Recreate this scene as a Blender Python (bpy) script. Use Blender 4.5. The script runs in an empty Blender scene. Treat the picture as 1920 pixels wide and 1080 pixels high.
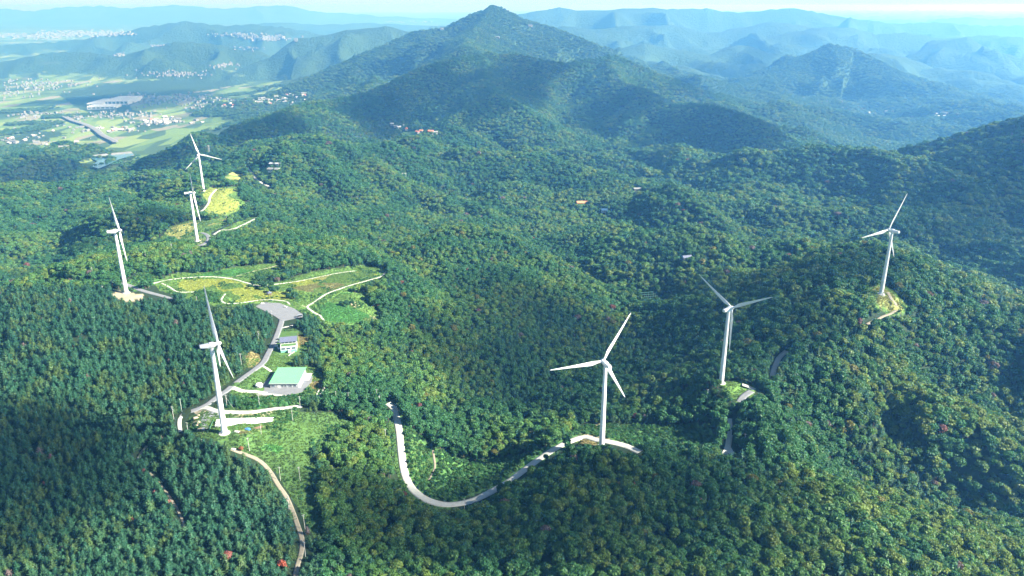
import bpy, bmesh, math, random
import numpy as np
from mathutils import Vector, Matrix, Euler

R = math.radians
scene = bpy.context.scene
col = scene.collection
rng = np.random.default_rng(7)
random.seed(7)

# ------------------------------------------------------------------ camera
F_PX = 1430.0
PITCH = math.atan(530 / F_PX)
CAM = np.array([0.0, 0.0, 750.0])
cam_data = bpy.data.cameras.new('camera')
cam_data.sensor_width = 36.0
cam_data.lens = 36.0 * F_PX / 1920.0
cam_data.clip_start = 1.0
cam_data.clip_end = 200000.0
cam = bpy.data.objects.new('camera', cam_data)
cam.location = CAM
cam.rotation_euler = (math.pi / 2 - PITCH, 0, 0)
col.objects.link(cam)
scene.camera = cam

# ------------------------------------------------------------------ sky, sun, exposure
SUN_AZ, SUN_EL = R(106), R(33)          # clockwise from +Y (the view direction), above the horizon
SUN_DIR = np.array([math.sin(SUN_AZ) * math.cos(SUN_EL), math.cos(SUN_AZ) * math.cos(SUN_EL), math.sin(SUN_EL)])
world = bpy.data.worlds.new('World')
scene.world = world
world.use_nodes = True
wn = world.node_tree
wn.nodes.clear()
sky = wn.nodes.new('ShaderNodeTexSky')
sky.sky_type = 'NISHITA'
sky.sun_disc = False
sky.sun_elevation = SUN_EL
sky.sun_rotation = SUN_AZ
sky.altitude = 700
sky.air_density = 0.8
sky.dust_density = 0.2
sky.ozone_density = 1.0
bg = wn.nodes.new('ShaderNodeBackground')
bg.inputs['Strength'].default_value = 0.05
wo = wn.nodes.new('ShaderNodeOutputWorld')
sky_cap = wn.nodes.new('ShaderNodeVectorMath')   # added brightness cap: the sky near the horizon and the sun gets no brighter than this
sky_cap.operation = 'MINIMUM'
sky_cap.inputs[1].default_value = (3.3, 4.3, 4.5)
wn.links.new(sky.outputs[0], sky_cap.inputs[0])
wn.links.new(sky_cap.outputs[0], bg.inputs[0])
wn.links.new(bg.outputs[0], wo.inputs[0])
sun_data = bpy.data.lights.new('sun', 'SUN')
sun_data.energy = 5.0
sun_data.angle = R(0.5)
sun_data.color = (1.0, 0.955, 0.87)
sun = bpy.data.objects.new('sun', sun_data)
sun.rotation_euler = Vector(SUN_DIR).to_track_quat('Z', 'Y').to_euler()
sun.location = (3000, 0, 4000)
col.objects.link(sun)
scene.view_settings.view_transform = 'Standard'
scene.view_settings.look = 'None'
scene.view_settings.gamma = 1.0
scene.view_settings.exposure = 2.2
cy = scene.cycles
cy.max_bounces = 4
cy.diffuse_bounces = 2
cy.glossy_bounces = 2
cy.transmission_bounces = 3
cy.volume_bounces = 1
cy.transparent_max_bounces = 24
cy.use_denoising = True
cy.denoiser = 'OPENIMAGEDENOISE'
cy.caustics_reflective = False
cy.caustics_refractive = False
cy.sample_clamp_indirect = 4.0

# ------------------------------------------------------------------ camera maths (world <-> photograph pixel, 1920 x 1080)
cf = np.array([0, math.cos(PITCH), -math.sin(PITCH)])
cu = np.array([0, math.sin(PITCH), math.cos(PITCH)])
def proj(p):
    d = np.asarray(p, float) - CAM
    z = np.maximum(d @ cf, 1e-3)
    return 960 + F_PX * d[..., 0] / z, 540 - F_PX * (d @ cu) / z
def pix_dir(u, v):
    return cf + np.array([1, 0, 0.0]) * ((u - 960) / F_PX) + cu * ((540 - v) / F_PX)
def at_z(u, v, z):
    d = pix_dir(u, v)
    return CAM + d * ((CAM[2] - z) / -d[2])
def at_d(u, v, depth):
    return CAM + pix_dir(u, v) * depth

# ------------------------------------------------------------------ noise
def _h(ix, iy, seed):
    n = (ix.astype(np.int64) * 374761393 + iy.astype(np.int64) * 668265263 + seed * 144665) & 0xffffffff
    n = ((n ^ (n >> 13)) * 1274126177) & 0xffffffff
    n = n ^ (n >> 16)
    return (n & 0xffff) / 65535.0
def vnoise(x, y, seed=0):
    x = np.asarray(x, float); y = np.asarray(y, float)
    ix = np.floor(x); iy = np.floor(y)
    fx = x - ix; fy = y - iy
    fx = fx * fx * fx * (fx * (fx * 6 - 15) + 10); fy = fy * fy * fy * (fy * (fy * 6 - 15) + 10)
    a = _h(ix, iy, seed); b = _h(ix + 1, iy, seed); c = _h(ix, iy + 1, seed); d = _h(ix + 1, iy + 1, seed)
    return (a + (b - a) * fx) * (1 - fy) + (c + (d - c) * fx) * fy
def fbm(x, y, oct=4, seed=0):
    s = 0; a = 0.5; t = 0
    for k in range(oct):
        s = s + a * vnoise(x, y, seed + k * 17); t += a
        x, y = 1.97 * x * 0.88 + 1.97 * y * 0.47 + 3.1, -1.97 * x * 0.47 + 1.97 * y * 0.88 + 7.7
        a *= 0.5
    return s / t
def ridged(x, y, oct=4, seed=0):
    s = 0; a = 0.5; t = 0
    for k in range(oct):
        n = 1 - np.sqrt((2 * vnoise(x, y, seed + k * 17) - 1) ** 2 + .004)
        s = s + a * n * (.35 + .65 * n); t += a
        x, y = 2.03 * x * 0.8 + 2.03 * y * 0.6 + 5.1, -2.03 * x * 0.6 + 2.03 * y * 0.8 + 1.7
        a *= 0.48
    return s / t
def billow(x, y, oct=3, seed=0):
    """rounded spurs parted by sharp gullies"""
    s = 0; a = 0.5; t = 0
    for k in range(oct):
        s = s + a * np.sqrt((2 * vnoise(x, y, seed + k * 17) - 1) ** 2 + .003); t += a
        x, y = 1.9 * x * 0.8 + 1.9 * y * 0.6 + 5.1, -1.9 * x * 0.6 + 1.9 * y * 0.8 + 1.7
        a *= 0.42
    return s / t
def sstep(a, b, x):
    t = np.clip((x - a) / (b - a), 0, 1)
    return t * t * (3 - 2 * t)

# ------------------------------------------------------------------ terrain: near ground from measured points, far ridges from crest lines
TURB = {  # base pixel, depth, yaw of rotor axis, rotor phase (degrees)
    'centre': ((1128, 838), 648, -19, 28.3), 'orchard': ((1352, 718), 750, 49, 60.3), 'east': ((1652, 551), 914, -30, 25.9),
    'blades': ((421, 812), 618, 60, 103.2), 'crest': ((237, 549), 935, 56, 80.0), 'bend': ((370, 452), 1220, 66, 60.0), 'last': ((382, 358), 1650, -8, 105.5)}
ctrl = []
for k, (bp, d, yw, ph) in TURB.items():
    ctrl.append(at_d(bp[0], bp[1], d))
VIS = [  # visible ground: pixel and height
    (0,1080,398),(300,1080,403),(560,1080,398),(800,1080,396),(1100,1080,408),(1400,1080,404),(1700,1080,396),(1920,1080,375),
    (-200,1500,385),(480,1500,395),(960,1500,395),(1500,1500,395),(2150,1500,370),(-250,900,370),(-250,700,370),(2150,1000,330),
    (0,900,395),(150,900,403),(300,930,403),(0,700,398),(150,650,410),(300,680,415),(0,570,388),(100,536,400),(160,510,408),
    (0,470,300),(150,445,330),(250,425,352),(150,390,300),(0,378,285),(240,325,290),(330,300,300),(300,400,360),
    (450,530,405),(525,580,406),(500,500,396),(700,510,390),(720,600,381),(540,640,409),(540,712,412),(620,560,398),(340,540,410),
    (800,700,372),(950,600,345),(1000,480,318),(1040,450,302),(1060,400,282),(1095,384,280),(1200,358,276),
    (900,780,366),(650,800,403),(830,945,378),(740,790,397),(900,860,364),(1000,893,386),(1060,828,392),(560,880,408),(500,860,414),
    (1130,900,404),(1250,850,394),(1300,800,374),(1360,850,388),(1200,700,350),(1200,600,336),(1300,500,320),(1400,425,322),
    (1400,735,400),(1465,670,397),(1560,450,365),(1620,487,398),(1720,512,402),(1800,590,386),(1850,640,374),(1940,705,356),
    (1480,405,332),(1700,470,322),(1800,515,308),(1920,575,296),(1600,410,292),(1500,370,272),(1750,400,330),
    (1920,450,310),(1920,350,382),(1920,232,480),(1800,272,428),(1700,293,388),(1600,309,348),(1500,328,308),(1400,340,282),(1280,352,268),
    (1467,807,394),(1513,853,390),(1563,893,384),(1613,910,379),(1697,937,371),(1763,960,364),(1847,977,357),(1915,1004,349),
    (1600,886,334),(1700,915,322),(1800,925,314),(1550,800,367),(1650,800,352),(1720,860,337),
    (1630,743,388),(1740,773,376),(1847,820,360),(1915,854,350),(1740,748,336),(1850,790,318),(1700,680,376),(1800,700,352),(1890,735,332),
    (600,420,362),(760,380,330),(650,350,332),(515,316,342),(700,300,334),(850,330,298),(1000,350,268),(900,275,318),(460,390,385),
    (560,460,385),(850,450,345),(900,520,345),(640,272,330),(807,258,344),(940,283,310),(1107,293,273),(1273,312,243),(420,335,372)]
for u, v, z in VIS:
    ctrl.append(at_z(u, v, z))
HID = [  # hidden behind crests: pixel column, depth, height
    (0,1130,320),(110,1130,345),(170,1180,355),(0,2350,150),(200,2900,90),(1920,2350,300),(1750,2300,250),(1600,2450,200),(1450,2500,170),
    (1300,2900,150),(640,2750,262),(800,2750,285),(950,2800,230),(1100,2900,180),(330,2700,200),
    (0,3200,60),(480,2600,290),(600,3100,250),(2150,1900,480),(-250,1500,250),(-250,2400,120),(1480,1900,285),(2100,1300,280)]
for u, d, z in HID:
    q = at_z(u, 540, 0); s = math.hypot(q[0], q[1])
    a = math.atan2(q[0], q[1]); ctrl.append(np.array([math.tan(a) * d, d, z]))
ctrl = np.array(ctrl)
def lp(x, y):
    return np.arctan2(x, y), np.log(np.hypot(x, y))
cx, cyy = lp(ctrl[:, 0], ctrl[:, 1])
def tpsk(d2):
    return 0.5 * d2 * np.log(d2 + 1e-12)
n_c = len(ctrl)
K = tpsk((cx[:, None] - cx) ** 2 + (cyy[:, None] - cyy) ** 2) + np.eye(n_c) * 5e-5
Pm = np.stack([np.ones(n_c), cx, cyy], 1)
A = np.zeros((n_c + 3, n_c + 3)); A[:n_c, :n_c] = K; A[:n_c, n_c:] = Pm; A[n_c:, :n_c] = Pm.T
tps_w = np.linalg.solve(A, np.concatenate([ctrl[:, 2], np.zeros(3)]))
def tps(x, y):
    a, l = lp(x, y)
    out = tps_w[n_c] + tps_w[n_c + 1] * a + tps_w[n_c + 2] * l
    for i in range(n_c):
        out += tps_w[i] * tpsk((a - cx[i]) ** 2 + (l - cyy[i]) ** 2)
    return out

RIDGES = [  # (default depth, spur wavelength, width factor, crest points as pixel [+ depth])
    (3700, 420, 1.15, [(470,238,2750),(560,207,3050),(610,190,3200),(690,171,3400),(760,140,3600),(830,119,3700),(900,103,3800),(960,104,3800),(1010,116,3750),(1060,122,3750),(1110,112,3850),(1150,108,3900),(1200,126,3900),(1260,150,3950),(1320,170,4000),(1400,190,4050)]),
    (3300, 300, 1.3, [(900,103,3800),(900,140,3400),(930,175,3100),(990,205,2950),(1040,240,2850)]),
    (3300, 300, 1.3, [(1150,108,3900),(1170,150,3500),(1260,196,3150),(1330,203,3050),(1380,212,2950),(1420,229,2850),(1480,264,2750),(1547,292,2650)]),
    (3900, 320, 1.4, [(1400,190,4300),(1447,197,4200),(1530,203,4100),(1613,217,4000),(1697,231,3900),(1833,243,3750),(1960,262,3600)]),
    (5500, 480, 1.35, [(480,185,5000),(600,140,5200),(700,98,5400),(783,62,5500),(827,56,5500),(870,35,5500),(905,20,5500),(927,13,5500),(957,16,5500),(990,30,5500),(1057,57,5450),(1107,77,5400),(1145,100,5300),(1230,140,5200),(1300,160,5100)]),
    (5200, 380, 1.4, [(927,13,5500),(900,45,5200),(880,75,4800),(880,95,4400)]),
    (7500, 550, 1.2, [(440,130),(500,108),(560,72),(640,54),(690,48),(718,44),(760,58),(800,64),(860,70)]),
    (11000, 800, 1.7, [(900,40),(985,25),(1010,17),(1050,9),(1080,17),(1110,18),(1160,17),(1240,17),(1280,12),(1330,12),(1360,22),(1400,24),(1470,18),(1520,19),(1560,26),(1590,32),(1640,36),(1680,42),(1740,39),(1790,46),(1850,50),(1950,48)]),
    (9000, 600, 1.6, [(1060,50),(1120,55),(1190,45),(1260,48),(1330,60),(1400,52),(1450,40),(1500,48),(1560,62)]),
    (8500, 600, 1.6, [(1470,62),(1540,48),(1590,52),(1640,64),(1700,58),(1770,72),(1850,66),(1940,72)]),
    (7200, 480, 1.5, [(1130,95),(1200,78),(1270,92),(1330,100),(1370,84),(1400,82),(1440,96),(1480,110)]),
    (5600, 420, 1.5, [(1400,165,5300),(1440,142,5500),(1500,107,5600),(1550,85,5600),(1600,93,5650),(1650,115,5500),(1700,140,5300),(1760,165,5100),(1850,188,4900)]),
    (6300, 420, 1.5, [(1600,105),(1650,98),(1700,106),(1740,120),(1790,150)]),
    (7000, 500, 1.6, [(1690,110),(1760,80),(1810,70),(1860,92),(1920,108),(1990,112)]),
    (5000, 380, 1.4, [(1230,150),(1300,140),(1360,155),(1420,165),(1480,185),(1560,195),(1640,200)]),
    (16000, 1200, 2.0, [(1720,48),(1760,36),(1810,31),(1860,35),(1920,32),(2000,40)]),
    (26000, 2200, 2.0, [(-80,22),(0,14),(60,20),(120,12),(190,9),(250,16),(330,8),(420,16),(520,10),(600,22),(700,28),(780,32),(860,36)]),
    (16000, 1500, 2.0, [(420,50),(520,40),(600,46),(700,42),(800,46),(880,48)]),
    (11000, 800, 1.3, [(-80,84),(0,85),(120,76),(200,64),(270,50),(340,41),(420,50),(480,47),(560,55),(640,72)]),
    (8000, 600, 1.4, [(-60,130),(0,116),(80,101),(160,96),(240,104),(270,92),(330,79),(420,82),(480,96),(530,112)]),
    (3050, 260, 1.5, [(-120,300),(0,302),(60,287),(110,282),(150,302),(175,318,2900)]),
]
rr = []
for d0, lam, wf, pts in RIDGES:
    rr.append((lam * .62, wf, np.array([at_d(p[0], p[1], p[2] if len(p) > 2 else d0) for p in pts])))
def base_far(x, y):
    a, l = lp(x, y)
    s = sstep(-0.12, 0.12, a)
    r = np.exp(l)
    return 50 + s * 55 + (fbm(x / 900, y / 900, 3, 91) - 0.5) * (18 + 90 * s) + 330 * s * sstep(3300, 4700, r) * (billow((x * .9 + y * .43) / 520, (y * .9 - x * .43) / 900, 4, 5) - .25) + sstep(9000, 26000, r) * 120
def terrain(x, y):
    x = np.asarray(x, float); y = np.asarray(y, float)
    r = np.hypot(x, y)
    base = base_far(x, y)
    near_m = r < 3700
    near = base.copy()
    xm, ym = x[near_m], y[near_m]
    zn = tps(xm, ym)
    wx = xm + 60 * (fbm(xm / 180, ym / 180, 2, 3) - .5); wy = ym + 60 * (fbm(xm / 180, ym / 180, 2, 4) - .5)
    dmin = np.full(xm.shape, 1e9)
    for c in ctrl[:7]:
        dmin = np.minimum(dmin, np.hypot(xm - c[0], ym - c[1]))
    uu, vv = proj(np.stack([xm, ym, zn], -1))
    built = np.exp(-(((uu - 520) / 230) ** 2 + ((vv - 620) / 200) ** 2))
    road = np.exp(-(((uu - 900) / 260) ** 2 + ((vv - 870) / 110) ** 2))
    glade = np.exp(-(((uu - 1090) / 150) ** 2 + ((vv - 385) / 40) ** 2))
    amp = (1 - .75 * glade) * np.clip(dmin / 130, 0.05, 1) * (1 - 0.9 * built) * (1 - .6 * road) * (16 + 62 * sstep(700, 1900, r[near_m]))
    ca_, sa_ = math.cos(.5), math.sin(.5)
    zn = zn + amp * (billow((wx * ca_ + wy * sa_) / 290, (-wx * sa_ + wy * ca_) / 520, 4, 11) - 0.36) * 2.5
    zn = zn + (fbm(xm / 45, ym / 45, 2, 77) - .5) * 3.0 * np.clip(dmin / 80, 0.1, 1)
    b = sstep(2700, 3600, r[near_m])
    near[near_m] = zn * (1 - b) + base[near_m] * b
    h = near
    fm = r > 2100
    xf, yf = x[fm], y[fm]
    hf = h[fm]; rf = r[fm]
    bf = base[fm]
    wxf = xf + 110 * (fbm(xf / 420, yf / 420, 2, 21) - .5); wyf = yf + 110 * (fbm(xf / 420, yf / 420, 2, 22) - .5)
    for i, (lam, wf, pl) in enumerate(rr):
        best = np.full(xf.shape, 1e12); bt = np.zeros_like(best); bz = np.zeros_like(best); acc = 0.0
        for k in range(len(pl) - 1):
            p, q = pl[k], pl[k + 1]
            dx, dy = q[0] - p[0], q[1] - p[1]
            L = math.hypot(dx, dy)
            t = np.clip(((wxf - p[0]) * dx + (wyf - p[1]) * dy) / (L * L), 0, 1)
            ex, ey = wxf - (p[0] + t * dx), wyf - (p[1] + t * dy)
            d2 = ex * ex + ey * ey
            m = d2 < best
            best = np.where(m, d2, best); bt = np.where(m, acc + t * L, bt); bz = np.where(m, p[2] + t * (q[2] - p[2]), bz)
            acc += L
        d = np.sqrt(best)
        H = np.maximum(bz - bf, 0) * (1 + .10 * (vnoise(xf / (lam * 1.3), yf / (lam * 1.3), 71 + i) - .5))
        w = wf * H + 120
        dn = d / w
        pr = np.exp(-dn ** 1.15 * 1.05)
        lk = 1.45
        if pl[:, 1].mean() > 4700:
            sp = .95 * (ridged(wxf / (lam * lk * 1.15) + i * 3.7, wyf / (lam * lk * 1.15), 2, 41 + i) - .5) + .36
        else:
            sp = billow(wxf / (lam * lk) + i * 3.7, wyf / (lam * lk), 3, 41 + i)
        sp2 = billow(xf / (lam * .8), yf / (lam * .8), 2, 61 + i)
        mid = 4 * pr * (1 - pr)
        A_ = np.minimum(.5 * H, .36 * lam * lk) * (1.3 if pl[:, 1].mean() > 5000 else 1.0) * np.minimum(mid * 1.1, 1) ** 2.2
        hh = bf + H * pr + A_ * (1.55 * (sp - 0.38) + 0.2 * (sp2 - .38))
        k = 22.0
        m = np.abs(hh - hf) < k
        mx = np.maximum(hh, hf)
        hf = np.where(m, mx + (k - np.abs(hh - hf)) ** 2 / (4 * k), mx)
    h[fm] = hf
    return h

az = np.concatenate([np.linspace(R(-88), R(-39), 70, endpoint=False), np.linspace(R(-39), R(39), 980), np.linspace(R(39), R(88), 71)[1:]])
R0, R1, NR = 110.0, 70000.0, 940
lr = np.linspace(math.log(R0), math.log(R1), NR)
AZ, LR = np.meshgrid(az, lr)
GX = np.exp(LR) * np.sin(AZ); GY = np.exp(LR) * np.cos(AZ)
GZ = terrain(GX.ravel(), GY.ravel()).reshape(GX.shape)

def height(x, y):
    x = np.asarray(x, float); y = np.asarray(y, float)
    a, l = lp(x, y)
    i = np.clip((l - lr[0]) / (lr[1] - lr[0]), 0, NR - 1.001); j = np.clip(np.interp(a, az, np.arange(len(az))), 0, len(az) - 1.001)
    i0 = i.astype(int); j0 = j.astype(int); fi = i - i0; fj = j - j0
    return (GZ[i0, j0] * (1 - fj) + GZ[i0, j0 + 1] * fj) * (1 - fi) + (GZ[i0 + 1, j0] * (1 - fj) + GZ[i0 + 1, j0 + 1] * fj) * fi
_T = np.exp(np.linspace(math.log(250), math.log(60000), 3000))
def ground(u, v):
    """first point of the ground seen through a pixel of the photograph"""
    d = pix_dir(u, v)
    P = CAM + _T[:, None] * d
    below = P[:, 2] < height(P[:, 0], P[:, 1])
    k = int(np.argmax(below)) if below.any() else len(_T) - 1
    a, b = _T[max(k - 1, 0)], _T[k]
    for _ in range(18):
        m = .5 * (a + b); p = CAM + m * d
        if p[2] < float(height(p[0], p[1])): b = m
        else: a = m
    p = CAM + b * d
    p[2] = float(height(p[0], p[1]))
    return p
# ------------------------------------------------------------------ layout drawn on the ground (photograph pixels looked up on the terrain)
def smooth_line(pts, step=4.0):
    pts = np.asarray(pts, float)
    n = len(pts)
    if n > 2:
        q = np.vstack([2 * pts[0] - pts[1], pts, 2 * pts[-1] - pts[-2]])
        out = []
        for i in range(1, n):
            p0, p1, p2, p3 = q[i - 1], q[i], q[i + 1], q[i + 2]
            m = max(2, int(np.hypot(*(p2 - p1)[:2]) / step))
            for t in np.linspace(0, 1, m, endpoint=False):
                out.append(.5 * ((2 * p1) + (-p0 + p2) * t + (2 * p0 - 5 * p1 + 4 * p2 - p3) * t * t + (-p0 + 3 * p1 - 3 * p2 + p3) * t ** 3))
        out.append(pts[-1]); return np.array(out)
    m = max(2, int(np.hypot(*(pts[1] - pts[0])[:2]) / step))
    return np.array([pts[0] + (pts[1] - pts[0]) * t for t in np.linspace(0, 1, m + 1)])

ROADS = [  # name, material, half width (m), pixels
    ('main_road', 'concrete', 3.3, [(727,756),(737,765),(744,785),(749,815),(752,845),(757,880),(765,905),(778,922),(800,937),(830,946),(860,945),(890,937),(925,920),(955,902),(985,880),(1015,858),(1045,838),(1070,826),(1095,822),(1120,823),(1150,829),(1175,838),(1200,848)]),
    ('parking_road', 'asphalt', 3.4, [(530,590),(527,605),(520,625),(512,645),(503,662),(494,678),(481,690),(465,701),(450,712),(437,722),(425,732),(410,742),(390,756),(370,766),(350,774),(338,782)]),
    ('parking_road', 'concrete', 1.7, [(342,779),(337,786),(336,796),(338,810)]),
    ('warehouse_road', 'concrete', 2.6, [(437,727),(455,733),(480,736),(500,738),(540,741)]),
    ('turbine_road', 'concrete', 2.9, [(368,766),(385,765),(405,770),(430,772),(470,772),(510,767),(535,764),(565,761)]),
    ('woodland_trail', 'dirt', 1.7, [(434,842),(455,850),(480,860),(497,873),(510,890),(522,910),(537,932),(548,957),(558,985),(566,1010),(565,1035),(558,1060),(553,1085)]),
    ('pine_track', 'dirt', 1.1, [(275,836),(264,850),(257,864)]),
    ('pine_track', 'dirt', .9, [(280,886),(300,908),(320,935),(336,962),(345,985),(347,1000)]),
    ('ridge_road', 'concrete', 2.8, [(1475,658),(1461,671),(1453,688),(1448,705)]),
    ('ridge_road', 'concrete', 2.2, [(1392,721),(1405,725),(1417,732)]),
    ('ridge_road', 'asphalt', 3.6, [(1409,733),(1394,742),(1386,754)]),
    ('ridge_road', 'concrete', 2.0, [(1368,785),(1369,800),(1368,815)]),
    ('ridge_road', 'concrete', 2.6, [(1368,815),(1366,832),(1361,852)]),
    ('east_road', 'dirt', 1.9, [(1664,548),(1671,558),(1678,568),(1681,577),(1679,583),(1668,589),(1655,593),(1645,599),(1634,603),(1625,608)]),
    ('meadow_path', 'concrete', 1.22, [(287,531),(320,524),(360,520),(400,519),(435,523),(465,531),(482,535),(515,533),(560,527),(600,519),(640,511),(665,508)]),
    ('meadow_path', 'concrete', 1.37, [(723,510),(715,518),(690,526),(660,534),(630,544),(610,552),(590,566),(576,575),(588,585),(600,593),(607,601)]),
    ('meadow_path', 'concrete', 1.08, [(303,531),(320,540),(330,546),(345,548),(368,547)]),
    ('meadow_path', 'concrete', 1.08, [(422,551),(415,562),(422,568),(440,569),(480,564),(505,562),(535,565),(543,571)]),
    ('meadow_path', 'dirt', 0.86, [(576,575),(565,575),(553,574)]),
    ('meadow_path', 'dirt', 1.01, [(425,522),(445,517),(470,510),(500,503),(522,497)]),
    ('crest_road', 'asphalt', 3.0, [(228,530),(243,536),(262,543),(285,550),(305,555),(322,561)]),
    ('bend_road', 'asphalt', 3.6, [(377,436),(387,440),(391,447),(386,455),(374,461)]),
    ('bend_road', 'concrete', 2.2, [(400,440),(412,433),(430,430),(450,424),(482,408)]),
    ('bend_road', 'concrete', 2.4, [(405,355),(394,368),(391,380),(382,392),(370,400)]),
    ('farm_road', 'concrete', 3.0, [(463,313),(472,325),(482,337),(495,345),(508,351)]),
    ('yard_path', 'concrete', 1.3, [(492,686),(500,690),(509,697)]),
    ('yard_path', 'concrete', 1.2, [(527,615),(538,612),(551,609)]),
    ('gully_track', 'dirt', .9, [(811,842),(814,860),(815,878),(804,900)]),
]
MEADOW = [  # ground cover patches: kind, pixels
    ('grass', [(287,529),(330,514),(400,508),(450,499),(497,495),(525,495),(532,506),(505,518),(484,527),(520,529),(580,512),(640,502),(700,497),(727,507),(724,520),(694,530),(665,541),(657,550),(686,546),(692,568),(712,588),(716,606),(640,610),(603,604),(580,590),(548,578),(500,566),(440,575),(400,573),(340,558),(300,545)]),
    ('yellow', [(335,530),(350,523),(430,524),(470,535),(490,545),(545,548),(550,562),(505,562),(440,567),(425,552),(400,536),(360,546),(335,543)]),
    ('yellow', [(545,530),(640,511),(690,510),(708,516),(690,525),(655,528),(600,536),(560,546)]),
    ('brown', [(545,540),(600,530),(655,526),(680,527),(650,534),(612,548),(580,548)]),
    ('gold', [(590,521),(640,511),(690,510),(700,516),(660,522),(610,528)]),
    ('green', [(600,575),(640,549),(660,549),(655,575),(690,590),(700,604),(640,606),(605,600)]),
    ('green', [(350,520),(400,509),(450,502),(480,503),(470,510),(440,519),(400,517)]),
    ('scrub', [(358,550),(380,544),(420,550),(424,560),(412,568),(380,566)]),
    ('sand', [(683,596),(695,592),(710,597),(697,601)]),
    ('sand', [(655,570),(668,568),(675,574),(662,576)]),
    ('rough', [(432,822),(470,812),(520,790),(560,775),(640,775),(657,792),(645,808),(602,832),(580,850),(600,880),(582,905),(602,960),(614,1000),(590,1012),(575,985),(560,950),(540,920),(522,890),(500,868),(460,850),(425,838)]),
    ('green', [(480,840),(520,828),(540,835),(520,850)]),
    ('rough', [(352,790),(385,762),(440,762),(565,758),(557,785),(520,800),(470,812),(430,832),(375,820),(348,800)]),
    ('sand', [(365,770),(400,764),(415,775),(395,782),(372,778)]),
    ('gravel', [(378,776),(415,766),(420,780),(395,786),(385,812),(376,808)]),
    ('sand', [(430,776),(500,772),(520,770),(495,780),(440,782)]),
    ('sand', [(362,790),(374,788),(378,805),(385,813),(370,812)]),
    ('brown', [(440,808),(480,802),(512,790),(520,796),(480,808),(450,815)]),
    ('rough', [(437,722),(470,698),(497,684),(512,688),(580,688),(604,703),(614,716),(611,726),(592,748),(430,744)]),
    ('scrub', [(445,748),(520,749),(600,749),(600,759),(565,757),(520,762),(445,765)]),
    ('straw', [(583,712),(604,706),(611,718),(598,732),(575,738)]),
    ('rough', [(480,690),(500,660),(520,618),(562,618),(582,640),(568,662),(540,688)]),
    ('straw', [(458,672),(470,660),(485,665),(487,675),(476,690),(462,688)]),
    ('straw', [(560,625),(580,637),(572,650),(558,652)]),
    ('scrub', [(750,776),(768,800),(805,832),(880,868),(1000,848),(1060,815),(1100,797),(1200,797),(1330,797),(1350,845),(1200,842),(1130,819),(1070,828),(955,905),(850,940),(792,928),(765,895),(752,830)]),
    ('rough', [(756,800),(790,830),(812,850),(812,885),(800,915),(775,905),(762,870)]),
    ('rough', [(730,780),(748,800),(752,860),(768,915),(795,940),(850,950),(830,965),(770,945),(745,890),(735,830)]),
    ('sand', [(1085,815),(1105,800),(1130,796),(1150,806),(1140,822),(1112,822)]),
    ('straw', [(1070,824),(1090,812),(1110,822),(1125,832),(1095,836)]),
    ('rough', [(1140,815),(1160,805),(1185,825),(1200,842),(1165,830)]),
    ('grass', [(1348,722),(1365,716),(1400,714),(1420,730),(1405,752),(1384,760),(1366,738)]),
    ('grass', [(1622,545),(1645,534),(1662,536),(1682,552),(1704,570),(1698,586),(1668,592),(1640,574)]),
    ('gold', [(1629,546),(1645,538),(1658,540),(1674,552),(1698,570),(1692,582),(1670,586),(1645,570)]),
    ('sand', [(207,553),(225,546),(245,548),(268,552),(268,562),(235,566)]),
    ('grass', [(308,438),(322,424),(360,413),(430,408),(430,420),(395,436),(398,455),(370,464),(330,452)]),
    ('gold', [(310,437),(325,425),(360,416),(425,411),(425,418),(370,426),(345,446),(330,450)]),
    ('sand', [(345,446),(365,437),(385,446),(378,458),(368,462)]),
    ('grass', [(400,440),(430,425),(470,405),(487,410),(445,430),(412,440)]),
    ('grass', [(372,364),(395,351),(450,350),(446,362),(462,385),(455,398),(420,408),(380,402),(390,380)]),
    ('yellow', [(375,362),(395,353),(450,352),(440,360),(425,366),(450,378),(445,392),(410,405),(385,400),(392,378)]),
    ('gold', [(413,332),(440,322),(463,330),(450,340),(425,341)]),
    ('green', [(482,322),(500,310),(512,316),(500,335)]),
    ('green', [(750,245),(790,246),(785,256),(762,256)]),
    ('scrub', [(225,540),(255,515),(290,500),(300,525),(285,535),(255,545)]),
    ('scrub', [(1192,560),(1245,556),(1252,573),(1200,575)]),
]
COVER = {'grass': (.10,.19,.045), 'rough': (.062,.125,.035), 'yellow': (.25,.30,.06), 'gold': (.25,.27,.085), 'brown': (.16,.17,.065), 'green': (.06,.19,.045), 'scrub': (.07,.16,.045),
         'sand': (.32,.28,.19), 'gravel': (.22,.23,.25), 'straw': (.19,.17,.07)}
def in_poly(u, v, poly):
    p = np.asarray(poly, float); n = len(p)
    ins = np.zeros(np.shape(u), bool)
    j = n - 1
    for i in range(n):
        yi, yj, xi, xj = p[i, 1], p[j, 1], p[i, 0], p[j, 0]
        if yi != yj:
            ins ^= ((yi > v) != (yj > v)) & (u < (xj - xi) * (v - yi) / (yj - yi) + xi)
        j = i
    return ins

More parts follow.
